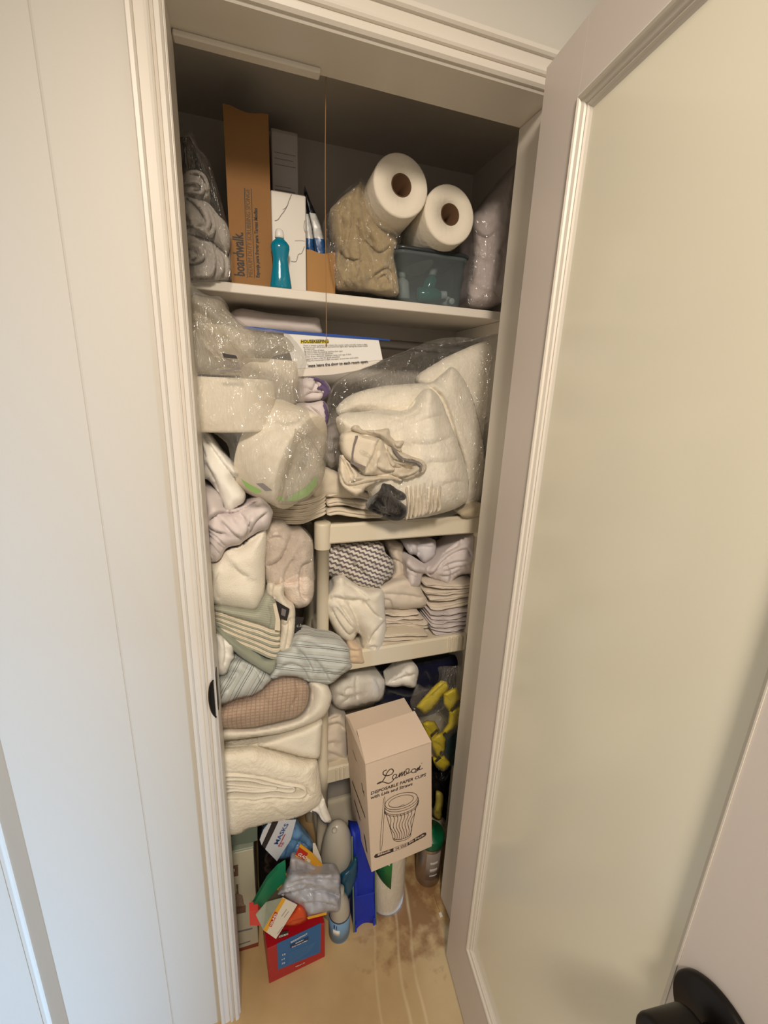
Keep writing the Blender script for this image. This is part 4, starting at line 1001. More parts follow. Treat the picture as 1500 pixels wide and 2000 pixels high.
o = puff('fleece_bundle', 'E', [(620,930),(720,910),(800,915),(860,980),(960,980),(1040,1070),(1055,1200),(1062,1400),(1055,1560),(1000,1650),(900,1670),(820,1600),(760,1520),(640,1460),(615,1200)], .20, C_fleece, .055, .10, 26,
     cr=[(3,.018,[(640,1300),(750,1250),(820,1140),(850,1040)]), (2.5,.015,[(1040,1260),(950,1300),(930,1450),(950,1560),(1000,1590)]), (2.5,.013,[(880,1230),(820,1330),(800,1440),(880,1440),(930,1420)]), (2,.009,[(660,1080),(720,1050),(780,1060)]), (2,.010,[(800,1590),(900,1640)])], amp=.004, sc=24, ridge=.004, seed=84)
tag(o, 'pinkish fleece bundle crumpled in clear film left of the shelving post', 'fleece bundle')
o = puff('fleece_bag', 'E', [(612,920),(720,900),(810,905),(870,970),(970,975),(1050,1070),(1060,1300),(1062,1430),(900,1400),(760,1480),(640,1470),(608,1200)], .20, F_tight, .066, .10, 24, cr=wrinkles([((650,1230),(690,1260)),((780,1210),(830,1170)),((800,1330),(850,1270)),((960,1230),(1030,1210)),((700,1080),(800,1050)),((840,1120),(870,1090))], 6, 3, 14), amp=.006, sc=22, ridge=.008, rsc=18, seed=85)
tag(o, 'clear film wrapped round the pinkish fleece bundle', 'plastic bag')

# striped towels
GS = (160,162,146); CS = (226,214,192)
C_strip = cloth_ramp('ribbed_green_towel', [(0,GS),(.5,(178,178,160))], .0045, rot=0, bump=.3)
C_sstack = [cloth('green_grey_cotton', GS, .2, 350, .04), cloth('cream_border', CS, .2, 350, .04)]
C_sagecl = cloth('sage_cloth', (150,154,138), .15, 400, .03)
o = puff('striped_towel', 'G', [(30,285),(90,292),(250,320),(430,345),(480,330),(530,240),(590,200),(645,255),(680,340),(692,430),(688,525),(620,520),(500,475),(340,430),(180,380),(30,330)], .135, C_strip, .022, .10, 12, cr=[(1.6,.006,[(580,300),(610,400),(590,510)])], amp=.0015, seed=86)
tag(o, 'top ribbed sage green towel with a cream border in the left pile', 'towel', 'striped towels in the left pile')
prism('cream_border', q4('G', [(625,290),(655,285),(690,430),(690,525),(640,520),(650,420)], .112), .008, C_sstack[1], o)
SL = [[(30,345+k*33),(150,378+k*40),(330,440+k*47),(500,490+k*52),(610,532+k*54),(690,545+k*53)] for k in range(5)]
for k in range(5):
    oo = slab('striped_towel', 'G', SL[k], .128-.002*k, .0075, .12, C_sstack[1] if k in (0,1,2,3) else C_sstack[1], None, 2, .0012, 90+k, 6)
    tag(oo, '%s striped towel below the ribbed top one, folded cream edge showing' % ['first','second','third','fourth','fifth'][k], 'towel', 'striped towels in the left pile')
    lo_ = [(a, b+22+(4*k)/5) for a, b in SL[k]]
    slab('green_face', 'G', lo_, .1255-.002*k, .0048, .11, C_sstack[0], oo, 1, .001, 120+k, 8)
o = puff('sage_towel', 'G', [(40,440),(90,458),(200,540),(340,640),(480,730),(560,785),(655,780),(662,850),(640,900),(602,932),(540,905),(420,830),(300,742),(180,620),(90,520),(40,490)], .125, C_sagecl, .022, .12, 10, cr=[(1.6,.006,[(100,480),(300,640),(560,800)])], amp=.0015, seed=87)
tag(o, 'plain sage green towel folded under the striped ones', 'towel')
o = puff('cream_towel', 'G', [(580,95),(640,85),(650,110),(720,100),(728,200),(760,260),(820,300),(830,420),(825,520),(800,660),(772,722),(670,722),(660,650),(690,520),(680,360),(640,250),(575,200)], .150, cloth('ivory_weave', (226,216,198), .3, 300, .03), .026, .08, 10,
     cr=[(2,.010,[(640,110),(630,200),(660,260)]), (2,.008,[(760,330),(770,480),(735,700)]), (1.6,.006,[(690,450),(740,470),(790,400)])], amp=.002, seed=88)
tag(o, 'narrow cream towel hanging right of the striped stack with black care tags', 'towel')
tagp = prism('care_tag', q4('G', [(650,250),(715,290),(776,326),(752,435),(716,420),(683,402)], .120), .0015, M_ink, o)
tq = q4('G', [(705,318),(745,335),(735,395),(698,378)], .1195)
prism('tag_print', tq, .0006, M_print, tagp)
tagp = prism('care_tag', q4('G', [(822,395),(865,402),(908,402),(890,470),(868,548),(812,542)], .146), .0015, M_ink, o)
text('c.b', .012, M_label, tagp, on('G', (838,490), .1455), (1,0,-.1), (0,0,1))
o = puff('small_towel', 'G', [(60,530),(110,530),(200,580),(278,655),(262,740),(285,765),(245,810),(230,870),(190,925),(130,935),(60,920)], .14, C_white, .04, .08, 18, cr=[(2.5,.008,[(170,600),(190,720),(170,850)])], amp=.003, sc=22, seed=89)
tag(o, 'small white towel corner poking out beside the jamb over the striped sheet', 'towel')
BL = [(0,(200,205,202)),(.30,(84,88,92)),(.335,(194,196,190)),(.46,(84,88,92)),(.495,(196,202,200)),(.72,(110,114,116)),(.745,(190,192,186))]
C_blue = cloth_ramp('blue_striped_cotton', BL, .031, rot=16, warp=.012, wscale=8, bump=.1)
C_blue2 = cloth_ramp('blue_striped_cotton_2', BL, .032, rot=-62, warp=.012, wscale=9, bump=.1)
o = puff('striped_sheet', 'G', [(780,680),(815,612),(870,555),(960,545),(1040,578),(1200,600),(1290,650),(1325,700),(1330,790),(1345,860),(1260,925),(1150,1012),(1050,1010),(960,998),(850,960),(730,948),(625,978),(600,930),(650,850),(660,735)], .125, C_blue, .04, .07, 20,
     cr=[(3,.014,[(860,700),(930,780),(990,890)]), (3,.012,[(1010,790),(1080,880),(1150,1000)]), (3,.010,[(700,860),(800,830),(900,870),(960,990)]), (2.5,.009,[(1100,880),(1200,920),(1300,850)]), (4,.004,[(950,640),(1100,700),(1310,730)])], amp=.004, sc=16, seed=91)
tag(o, 'pale blue grey sheet with thin dark stripes spilling out under the shelving post', 'sheet')
o = puff('striped_sheet', 'G', [(110,960),(200,940),(240,820),(340,795),(480,860),(600,935),(618,975),(560,1040),(500,1090),(420,1130),(300,1150),(150,1212),(100,1180)], .13, C_blue2, .04, .12, 20,
     cr=[(2.5,.010,[(200,930),(300,920),(230,1040),(180,1090)]), (3,.008,[(330,830),(450,900),(520,1060)])], amp=.003, sc=16, seed=92)
tag(o, 'pale striped sheet end folded at the left over the netted pillow', 'sheet')

# lower left: netted pillow, blankets
def waffle_mat():
    m, nt, b = nt_new('waffle_tan'); x, y = uv_xy(nt, 4, .006, 20)
    a = math_n(nt, 'ABSOLUTE', math_n(nt, 'SUBTRACT', math_n(nt, 'FRACT', math_n(nt, 'MULTIPLY', x, 105)), .5))
    c = math_n(nt, 'ABSOLUTE', math_n(nt, 'SUBTRACT', math_n(nt, 'FRACT', math_n(nt, 'MULTIPLY', y, 120)), .5))
    g = math_n(nt, 'MAXIMUM', a, c)
    nt.links.new(ramp_n(nt, g, [(0,(212,182,158)),(.38,(206,174,150)),(.46,(172,136,112))], 'LINEAR'), b.inputs['Base Color'])
    b.inputs['Roughness'].default_value = .9
    bp = nt.nodes.new('ShaderNodeBump'); bp.inputs['Strength'].default_value = .5; bp.inputs['Distance'].default_value = .003; bp.invert = True
    nt.links.new(g, bp.inputs['Height']); nt.links.new(bp.outputs['Normal'], b.inputs['Normal']); return m
o = puff('waffle_pillow', 'G', [(90,1225),(150,1218),(290,1170),(420,1135),(510,1085),(620,985),(750,950),(860,965),(935,1005),(955,1090),(925,1220),(840,1310),(700,1350),(550,1385),(400,1412),(90,1405)], .125, waffle_mat(), .055, .12, 32, cr=[(3,.006,[(820,990),(830,1120),(760,1240)]), (3,.006,[(520,1100),(560,1150)])], amp=.002, sc=14, seed=93)
tag(o, 'pinkish tan waffle pillow wrapped in shiny film in the left pile', 'pillow')
o2 = puff('film_wrap', 'G', [(90,1222),(150,1214),(290,1164),(420,1128),(510,1078),(620,978),(750,942),(865,958),(945,1000),(965,1092),(935,1226),(845,1318),(700,1358),(550,1392),(400,1420),(90,1412)], .125, F_tight, .064, .125, 30, cr=wrinkles([((270,1170),(300,1210)),((340,1190),(480,1220)),((520,1190),(640,1160)),((640,1130),(780,1120)),((680,1100),(760,1180)),((720,1180),(800,1140)),((850,1130),(900,1180)),((400,1260),(520,1240)),((380,1180),(420,1230))], 7, 4, 20), amp=.003, sc=30, ridge=.004, rsc=30, parent=o, seed=94)
KN = mat('waffle_knit', (240,232,214), .95, .9, 95, .04, 12, spec=.1, sheen=.2)
o = puff('folded_blanket', 'G', [(90,1392),(150,1402),(400,1416),(600,1390),(850,1320),(945,1220),(965,1090),(950,1000),(1020,985),(1110,1018),(1155,1090),(1160,1160),(1120,1270),(1050,1335),(900,1402),(700,1462),(440,1500),(250,1525),(90,1530)], .135, C_cream, .045, .13, 24, cr=[(3,.005,[(960,1010),(985,1150),(930,1290)])], amp=.003, sc=12, seed=95)
tag(o, 'cream blanket folded round the tan waffle pillow, third from the floor', 'blanket', 'cream blankets in the left pile')
o = puff('folded_blanket', 'H', [(120,312),(200,306),(380,300),(520,286),(700,232),(880,170),(1010,125),(1215,45),(1225,130),(1218,300),(1198,432),(1090,440),(980,420),(850,385),(740,360),(620,330),(520,305),(200,325),(120,335)], .135, C_cream, .032, .13, 16, amp=.002, sc=12, seed=96)
tag(o, 'smooth cream blanket wedge between the two folded blankets of the left pile', 'blanket', 'cream blankets in the left pile')
o = puff('folded_blanket', 'H', [(110,350),(200,328),(360,318),(520,308),(620,332),(760,368),(900,410),(1040,445),(1165,452),(1195,560),(1212,720),(1222,850),(1190,920),(1120,975),(1000,1040),(850,1085),(700,1110),(560,1145),(450,1172),(370,1225),(260,1242),(110,1240)], .130, KN, .065, .13, 40,
     pockets=[([(90,588),(400,596),(620,630),(850,690),(960,700),(1058,738),(1082,790),(1024,850),(880,854),(700,847),(520,870),(380,860),(90,860)], .024)], cr=[         (2.5,.006,[(720,950),(780,1000),(880,1030),(1050,1000)]), (2.5,.010,[(1085,800),(1140,810)])], amp=.004, sc=14, seed=97)
for k_, (ln_, th_) in enumerate([([(120,612),(400,616),(620,652),(850,708),(960,718),(1042,752),(1060,792),(1015,832),(880,838),(700,828),(520,850),(380,842),(120,842)], .0056),
            ([(120,655),(400,660),(620,690),(820,735),(920,742),(945,762),(920,782),(830,775),(700,765),(500,780),(330,768),(120,790)], .0050), ([(120,700),(350,712),(560,735),(760,752)], .0044), ([(120,735),(330,742),(540,756),(720,760)], .0040)]):
    slab('folded_layer', 'H', ln_, .071, th_, .03, C_cream, o, 1, .001, 180+k_, 6, taper=.7)
tag(o, 'cream waffle knit blanket folded at the bottom of the left pile', 'blanket', 'cream blankets in the left pile')
o = puff('piped_pillowcase', 'H', [(1100,990),(1180,935),(1225,860),(1245,850),(1270,930),(1300,1020),(1325,1082),(1300,1110),(1255,1112),(1215,1080),(1180,1020),(1140,1000)], .125, C_white, .014, .05, 8, cr=[(1.6,.006,[(1190,940),(1215,1030),(1260,1100)])], amp=.001, seed=98)
tag(o, 'white pillowcase corner with thin dark piping hanging below the waffle blanket', 'pillowcase')
tube('piping', [P(*px('H', [p])[0], .118) for p in [(1125,990),(1160,1000),(1190,1030),(1215,1080),(1255,1114),(1300,1112)]], .0012, mat('navy_piping', (54,54,78), .7), o, 8)
# ------------------------------------------------------------------ SECOND TIER (right)
ZT2 = .8935
C_chev = cloth_ramp('chevron_cotton', [(0,(222,214,204)),(.55,(112,104,106))], .0130, rot=24, warp=.012, wscale=12, zig=(.0045,.0145), bump=.1)
o = puff('chevron_cloth', 'F', [(180,300),(230,255),(400,240),(560,235),(640,255),(662,325),(720,388),(722,490),(690,530),(645,560),(642,612),(590,622),(500,605),(430,590),(380,545),(320,510),(270,520),(180,480)], 0.3050, C_chev, .045, .10, 26,
     cr=[(3,.014,[(300,300),(310,400),(330,500)]), (3,.016,[(340,290),(400,390),(500,490),(600,590)]), (3,.012,[(220,330),(280,310),(320,290)]), (2.5,.008,[(560,420),(640,480),(700,500)])], amp=.004, sc=20, seed=101)
tag(o, 'white cloth with grey chevron stripes crumpled on the second tier beside the post', 'cloth')
o = puff('cream_garment', 'F', [(180,690),(240,600),(255,535),(320,505),(430,580),(540,615),(640,618),(655,760),(668,930),(650,1030),(610,1110),(560,1142),(500,1125),(468,1080),(470,1000),(440,960),(400,1030),(340,1022),(270,960),(215,860),(180,780)], 0.2750, C_cream, .055, .12, 28,
     cr=[(3,.016,[(250,680),(310,690),(360,700),(480,700)]), (3,.016,[(360,710),(420,820),(450,930),(470,1040)]), (2,.012,[(240,760),(290,860),(370,960),(420,930),(390,860),(310,740)]), (2,.010,[(280,760),(350,850),(410,920)]), (2.5,.012,[(480,700),(560,800),(640,850)]), (2.5,.012,[(655,860),(560,960),(530,1040)]), (2.2,.012,[(530,1060),(580,1060),(560,1110)]), (3,.008,[(330,560),(430,620),(520,700)])], amp=.003, sc=18, seed=102)
tag(o, 'cream garment bundled on the second tier below the chevron cloth', 'garment')
o = puff('peach_cloth', 'F', [(365,1030),(430,1050),(468,1070),(480,1130),(495,1195),(440,1205),(372,1190),(360,1110)], 0.2400, C_peach, .02, .06, 10, cr=[(2,.007,[(370,1090),(430,1100),(480,1090)]), (2,.006,[(380,1150),(440,1150)])], amp=.003, seed=103)
tag(o, 'small peach cloth corner drooping over the second tier rail', 'cloth')
o = puff('folded_linen', 'F', [(600,600),(720,540),(830,520),(920,580),(965,640),(995,700),(975,750),(900,765),(800,775),(720,765),(660,770),(600,740)], 0.3200, C_linen, .05, .14, 16, cr=[(2.5,.012,[(650,690),(700,700),(720,760),(790,775)]), (2.5,.006,[(650,650),(800,655),(960,680)])], amp=.003, seed=104)
tag(o, 'wide folded beige linen on top of the middle stack of the second tier', 'linen')
MS = [[(600,800),(700,812),(800,808),(925,795)], [(600,838),(720,850),(850,835),(960,845)], [(600,868),(720,872),(840,880),(1000,880)], [(600,898),(720,905),(850,905),(1005,915)], [(600,930),(720,938),(860,935),(1010,948)]]
stack('folded_napkin', 'F', MS, 0.2950, .0088, .15, C_linen, '%s folded beige napkin under the wide linen in the middle stack', 'napkin', 'beige napkins in the middle stack', 2, .004, 140)
MS2 = [[(630,985),(750,975),(880,970),(1000,978)], [(625,1012),(750,1008),(880,1005),(1000,1012)], [(620,1045),(740,1040),(860,1035),(945,1040)], [(620,1075),(740,1068),(850,1062),(940,1066)]]
stack('folded_napkin', 'F', MS2, 0.2550, .0072, .16, C_oat, '%s flat oat napkin at the foot of the middle stack', 'napkin', 'flat napkins on the second tier', 2, .002, 150)
o = puff('linen_roll', 'F', [(660,240),(740,235),(800,260),(800,330),(815,430),(820,500),(760,540),(680,530),(720,480),(715,390)], 0.3600, C_linen, .04, .08, 20, cr=[(2.5,.010,[(670,370),(760,385),(810,440)]), (2.5,.012,[(690,300),(760,300),(800,330)])], amp=.004, seed=105)
tag(o, 'beige linen roll behind the chevron cloth', 'linen')
o = puff('white_rag', 'F', [(800,240),(850,220),(960,230),(1050,220),(1060,330),(1010,390),(960,400),(900,340),(850,330)], 0.3300, mat('bluish_white', (212,208,212), .9), .035, .08, 16, cr=[(3,.014,[(905,230),(920,300),(910,360)]), (2,.008,[(850,240),(870,320)]), (2,.007,[(930,270),(1040,280)])], amp=.004, seed=106)
tag(o, 'bluish white rag stuffed under the top tier above the crumpled towel', 'rag')
o = puff('crumpled_towel', 'F', [(820,385),(860,350),(950,400),(1010,420),(1100,330),(1190,260),(1300,185),(1400,180),(1395,480),(1330,490),(1250,500),(1180,560),(1165,605),(1120,560),(1020,520),(960,490),(930,590),(850,600),(830,480)], 0.3050, C_lav, .05, .12, 22,
     cr=[(3,.016,[(820,420),(900,470),(990,490),(1000,430),(1100,340),(1250,240)]), (2.5,.014,[(990,490),(1050,480),(1110,400),(1200,330),(1300,300),(1330,360)]), (2.2,.010,[(1110,440),(1200,400),(1310,390)]), (2.2,.010,[(1130,470),(1220,440),(1320,420)]), (2.2,.010,[(1080,500),(1170,500),(1260,450)]), (2.2,.010,[(1150,400),(1180,480),(1160,580)]), (2.2,.009,[(870,490),(920,520)])], amp=.004, sc=24, ridge=.003, seed=107)
tag(o, 'crumpled pale towel rolled up at the right of the second tier', 'towel')
RS = [[(975,575),(1080,585),(1200,590),(1300,585),(1380,560)], [(980,635),(1080,640),(1200,635),(1300,620),(1380,600)], [(1010,690),(1120,690),(1260,665),(1380,640)], [(1015,755),(1120,750),(1250,725),(1380,690)]]
stack('folded_napkin', 'F', RS, 0.2750, .0135, .18, C_linen, '%s thick folded napkin of the right stack under the crumpled towel', 'napkin', 'thick napkins in the right stack', 2, .003, 160)
RS2 = [[(1020,810),(1120,812),(1250,790),(1380,755)], [(1020,840),(1120,845),(1250,822),(1380,790)], [(1022,870),(1120,876),(1250,855),(1380,820)], [(1025,900),(1120,908),(1250,888),(1380,855)], [(1030,930),(1120,940),(1250,920),(1380,888)], [(1040,955),(1120,968),(1250,950),(1380,918)]]
stack('folded_napkin', 'F', RS2, 0.2650, .0078, .18, C_lav, '%s thin pale napkin at the bottom of the right stack', 'napkin', 'thin napkins at the bottom right', 2, .004, 170)

# ------------------------------------------------------------------ THIRD TIER
o = puff('bagged_pillow', 'I', [(100,400),(150,350),(250,300),(400,265),(560,270),(640,320),(660,390),(635,520),(560,560),(450,585),(330,610),(240,625),(160,580),(120,480)], 0.2900, C_white, .055, .12, 26,
     cr=[(3,.012,[(380,300),(375,430),(390,540)]), (3,.013,[(200,480),(290,500),(370,480)]), (2,.010,[(280,480),(290,430),(350,420)]), (3,.010,[(230,570),(340,500)]), (3,.008,[(560,330),(600,430),(590,540)])], amp=.004, sc=22, seed=111)
tag(o, 'white pillow bundle under the second tier left of the navy cloth', 'pillow')
o = puff('pillow_bag', 'I', [(90,400),(145,340),(250,292),(400,255),(570,260),(650,315),(672,392),(645,528),(560,570),(450,594),(330,620),(240,634),(150,590),(108,480)], 0.2900, F_clear, .066, .12, 24, cr=wrinkles([((200,480),(290,440)),((230,570),(360,500)),((420,300),(560,300)),((600,330),(640,440))], 8, 3, 16), amp=.005, sc=22, ridge=.006, seed=112)
tag(o, 'clear plastic bag around the white pillow bundle on the third tier', 'plastic bag')
o = puff('white_cloth', 'I', [(650,375),(730,310),(800,240),(880,180),(960,190),(990,265),(975,350),(960,412),(900,415),(840,400),(760,410),(690,400)], 0.2800, C_white, .04, .08, 18, cr=[(3,.012,[(700,370),(820,320),(970,280)]), (3,.008,[(840,260),(900,300)])], amp=.003, seed=113)
tag(o, 'white cloth tip hanging in front of the navy cloth on the third tier', 'cloth')
o = puff('navy_bundle', 'I', [(560,300),(800,200),(1000,160),(1200,120),(1500,60),(1500,400),(1300,560),(1150,680),(900,720),(700,640),(560,600)], 0.4000, C_navy, .06, .10, 30, cr=[(4,.010,[(700,450),(900,500),(1100,420)]), (4,.010,[(1050,250),(1100,380)])], amp=.006, sc=12, seed=114)
tag(o, 'dark navy cloth bundle in the shade at the back of the third tier', 'cloth')
# yellow pouches
M_yel = mat('yellow_pack', (218,196,20), .35, .1, 60, .06, 20)
M_strip = mat('dark_strip', (52,50,40), .5)
YPX = [([(985,590),(1060,500),(1150,400),(1200,362),(1250,372),(1272,425),(1200,520),(1130,610),(1060,655)], .202, [(1195,520),(1215,500),(1225,520),(1205,540)], 'yellow pouch at the top left of the bagged cluster'),
       ([(1235,480),(1300,440),(1355,425),(1398,520),(1330,600),(1290,640),(1240,570)], .204, [(1305,640),(1390,540),(1400,555),(1318,655)], 'yellow pouch at the top right of the bagged cluster'),
       ([(1290,660),(1360,620),(1430,560),(1440,720),(1395,760),(1320,820),(1240,890),(1210,860),(1280,760)], .202, [(1220,880),(1250,850),(1262,865),(1232,893)], 'long yellow pouch at the right of the bagged cluster'),
       ([(1030,770),(1080,745),(1140,752),(1185,830),(1150,890),(1110,920),(1060,860)], .198, [(1105,880),(1170,820),(1180,840),(1110,905)], 'yellow pouch just right of the white cup carton flap'),
       ([(1110,930),(1160,890),(1215,860),(1250,930),(1240,1020),(1200,1080),(1190,1100),(1150,1060),(1130,1000)], .192, [(1195,1060),(1215,1030),(1222,1045),(1200,1080)], 'shiny yellow pouch lower down beside the cup carton'),
       ([(1130,1080),(1180,1110),(1230,1080),(1285,1140),(1285,1165),(1230,1222),(1170,1190),(1140,1140)], .198, [(1150,1130),(1200,1090),(1210,1105),(1158,1148)], 'lowest yellow pouch of the bagged cluster')]
for k, (pts, y, sp_pts, lb) in enumerate(YPX):
    cx_, cy_ = sum(p[0] for p in pts)/len(pts), sum(p[1] for p in pts)/len(pts); pts = [(cx_+(p[0]-cx_)*1.14, cy_+(p[1]-cy_)*1.14) for p in pts]
    o = puff('yellow_pouch', 'I', pts, y, M_yel, .018, .010, 8, cr=[(2,.004,[pts[0], ((pts[0][0]+pts[4][0])/2+12, (pts[0][1]+pts[4][1])/2), pts[4]])], amp=.002, sc=25, ridge=.002, smooth_out=False, seed=115+k)
    tag(o, lb, 'pouch', 'yellow pouches in a clear bag')
    prism('dark_strip', q4('I', sp_pts, y-.0205), .002, M_strip, o)
o = puff('pouch_bag', 'I', [(905,560),(930,470),(980,380),(1060,420),(1150,390),(1190,300),(1180,215),(1300,205),(1440,220),(1470,500),(1440,760),(1300,900),(1260,1000),(1300,1150),(1230,1235),(1140,1160),(1100,950),(1010,760),(930,640)], .208, F_clear, .048, .006, 20, cr=wrinkles([((980,500),(1020,460)),((1180,470),(1215,430)),((1210,730),(1330,715)),((1330,720),(1340,800)),((1300,800),(1345,740)),((1110,920),(1190,870)),((1050,640),(1070,620)),((1330,300),(1360,340)),((1050,790),(1090,765)),((1130,940),(1180,1010))], 9, 3, 10), amp=.006, sc=24, ridge=.008, rsc=16, seed=122)
tag(o, 'clear plastic bag holding the yellow pouches beside the right jamb', 'plastic bag')
o = puff('teal_bundle', 'I', [(1180,900),(1260,850),(1380,760),(1460,720),(1440,1120),(1300,1180),(1220,1150)], .2250, C_teal, .010, .001, 24, amp=.003, seed=123)
tag(o, 'dark teal cloth behind the lower yellow pouches', 'cloth')
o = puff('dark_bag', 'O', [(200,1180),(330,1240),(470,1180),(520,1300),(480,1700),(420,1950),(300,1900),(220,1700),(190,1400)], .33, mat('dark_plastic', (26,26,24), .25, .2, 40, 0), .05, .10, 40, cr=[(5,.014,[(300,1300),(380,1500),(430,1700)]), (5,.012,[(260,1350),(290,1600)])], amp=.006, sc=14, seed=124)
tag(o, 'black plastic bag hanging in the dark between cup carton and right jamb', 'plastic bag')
o = puff('tool_handle', 'O', [(290,1480),(350,1490),(368,1560),(352,1700),(345,1780),(318,1795),(272,1760),(262,1700),(280,1600)], .24, mat('dull_yellow', (176,160,72), .5), .02, .03, 30, cr=[(4,.006,[(270,1700),(310,1720),(350,1715)])], amp=.001, seed=125)
tag(o, 'dull yellow tool handle in the dark above the green lidded can', 'tool')
o = puff('third_tier_cloth', 'I', [(20,720),(100,690),(170,650),(260,680),(300,740),(300,980),(290,1150),(200,1165),(80,1180),(20,1170)], .295, C_linen, .035, .14, 18, cr=[(3,.014,[(90,800),(200,770),(270,830)]), (3,.010,[(90,960),(180,950)]), (3,.012,[(100,1040),(200,1080),(280,1115)]), (3,.012,[(110,740),(220,700)])], amp=.004, sc=20, seed=126)
o.name = 'folded_linen'; tag(o, 'pale linen folded on the third tier between the post and the cup carton', 'linen')

# ------------------------------------------------------------------ FLOOR: cup carton on a wrapped roll pack
def frame(o, yaw, pitch, roll):
    Rz = Matrix.Rotation(yaw, 3, 'Z'); Rx = Matrix.Rotation(pitch, 3, 'X'); Ry = Matrix.Rotation(roll, 3, 'Y')
    E_ = Rz @ Rx @ Ry
    return np.array(o, float), np.array(E_.col[0]), np.array(E_.col[1]), np.array(E_.col[2])
M_cup = mat('white_carton', (226,206,186), .75, .06, 140, .02, 6)
O_, ex, ey, ez = frame((.3506,.044,.2775), .0451, -.018, -.0714)
cw, cdp_, ch = .1827, .1809, .3711
cup = empty('cup_carton', tuple(O_+ex*cw/2+ey*cdp_/2)); tag(cup, 'white carton of paper cups with a cup drawing, standing before the shelving', 'cardboard box')
def cpt(a, b, c): return O_+ex*a+ey*b+ez*c
box_mesh('body', O_, ex*cw, ey*cdp_, ez*(ch-.003), M_cup, cup, .0012)
# top flaps: the front one lifts a little over the rear one
prism('flap', [cpt(.0005,0,ch-.003), cpt(cw-.0005,0,ch-.003), cpt(cw-.006,.092,ch+.022), cpt(.008,.092,ch+.019)], .0028, M_cup, cup, tuple(-ez))
prism('flap', [cpt(.0005,cdp_,ch-.0028), cpt(.004,.086,ch-.0015), cpt(cw-.004,.086,ch-.001), cpt(cw-.0005,cdp_,ch-.0028)], .0024, M_cup, cup, tuple(-ez))
prism('flap', [cpt(.0,.002,ch-.004), cpt(.0,cdp_-.002,ch-.004), cpt(.004,cdp_-.03,ch+.004), cpt(.006,.05,ch+.006)], .002, M_cup, cup, tuple(ex))
M_ci = mat('carton_ink', (62,48,46), .7)
def ft(u, v):   # photo-frame point on the carton front -> face coordinates
    d = rayd(u, v); n = ey; t = ((O_-CAM)@n)/(d@n); p = CAM+d*t-O_; return np.array([p@ex, p@ez])
def jt(pts): return [tuple(ft(*px('J', [p])[0])) for p in pts]
def face(ab): return O_+ex*ab[0]+ez*ab[1]
def ftext(body, p0_, p1_, size, **k):
    a, b = np.array(jt([p0_])[0]), np.array(jt([p1_])[0]); dv = b-a
    return text(body, size, M_ci, cup, face(a), ex*dv[0]+ez*dv[1], ez, width=np.linalg.norm(dv), **k)
ftext('DISPOSABLE PAPER CUPS', (335,1118), (902,922), .0135, bold=.00035, shear=.12)
ftext('with Lids and Straws', (335,1163), (765,1015), .0135, bold=.00035, shear=.12)
S_ = lambda *L: [(w_, jt(p)) for w_, p in L]
stroke2('lettering', S_((.0028,[(400,1005),(450,985),(480,940),(510,880),(545,850),(570,870),(550,905),(500,920),(465,905),(470,875),(500,860)]), ), .0018, M_ci, cup, O_, ex, ez, .0006)
stroke2('lettering', S_((.0026,[(400,1005),(430,985),(470,985),(520,998),(560,975),(580,945)]), ), .0018, M_ci, cup, O_, ex, ez, .0007)
for pts in ([(600,905),(575,910),(560,940),(570,955),(595,935),(605,905),(595,945),(620,930)], [(620,930),(640,890),(630,935),(660,880),(655,925),(685,872),(680,918),(700,905)], [(700,905),(725,880),(730,850),(700,855),(703,890),(725,895),(760,870)],
            [(790,850),(765,855),(755,880),(775,890),(800,868),(795,848),(775,850)], [(800,868),(825,835),(815,865),(800,885),(790,878)], [(820,870),(845,815),(835,855),(850,855),(870,840)]):
    stroke2('lettering', S_((.0024, pts)), .0018, M_ci, cup, O_, ex, ez, .0006)
stroke2('lettering', S_((.0024, [(858,795),(863,788)])), .002, M_ci, cup, O_, ex, ez, .0006)
# cup drawing
def ell(cx, cy, a, b, rot, n=40, t0=0, t1=360):
    r = math.radians(rot); o = []
    for k in range(n+1):
        t = math.radians(t0+(t1-t0)*k/n); x = a*math.cos(t); y = b*math.sin(t)
        o.append((cx+x*math.cos(r)-y*math.sin(r), cy+x*math.sin(r)+y*math.cos(r)))
    return o
cup_lines = [ell(650,1180,172,76,-17), ell(648,1182,132,54,-17), ell(652,1196,178,84,-17,30,0,180), ell(652,1222,182,86,-17,30,-2,182), ell(652,1240,178,84,-17,30,0,180),
             [(485,1250),(480,1300),(500,1325)], [(823,1140),(825,1180),(808,1225)], [(498,1325),(570,1575)], [(808,1215),(745,1520)], ell(660,1548,92,40,-17,24,0,180), ell(660,1530,94,40,-17,24,10,170),
             [(615,1245),(650,1228),(680,1215)]]
for l in cup_lines: stroke2('drawing_line', S_((.0016, l)), .0016, M_ci, cup, O_, ex, ez, .0005)
for k in range(8):
    s = (k+.5)/8; xt = 505+s*300; yt = 1335-s*90; xb_ = 572+s*172; yb_ = 1578-s*48
    wv_ = [(xt+(xb_-xt)*j/8+13*math.sin(j*1.15+.4), yt+(yb_-yt)*j/8+ (18 if 0 < s < 1 else 0)*math.sin(PI*s)) for j in range(9)]
    stroke2('drawing_line', S_((.0016, wv_)), .0016, M_ci, cup, O_, ex, ez, .0005)
stroke2('drawing_line', S_((.0012, [(470,1160),(432,1640),(452,1642),(483,1165),(470,1160)])), .0012, M_ci, cup, O_, ex, ez, .0005)
def fpoly(name, pts, m, lift): 
    q = [face(a) for a in jt(pts)]; return flat(name, q[::-1] if np.cross(q[1]-q[0], q[-1]-q[0])@ey > 0 else q, m, cup, lift)
fpoly('banner', [(372,1750),(385,1730),(570,1665),(570,1700),(395,1765),(378,1765)], M_ci, .0006)
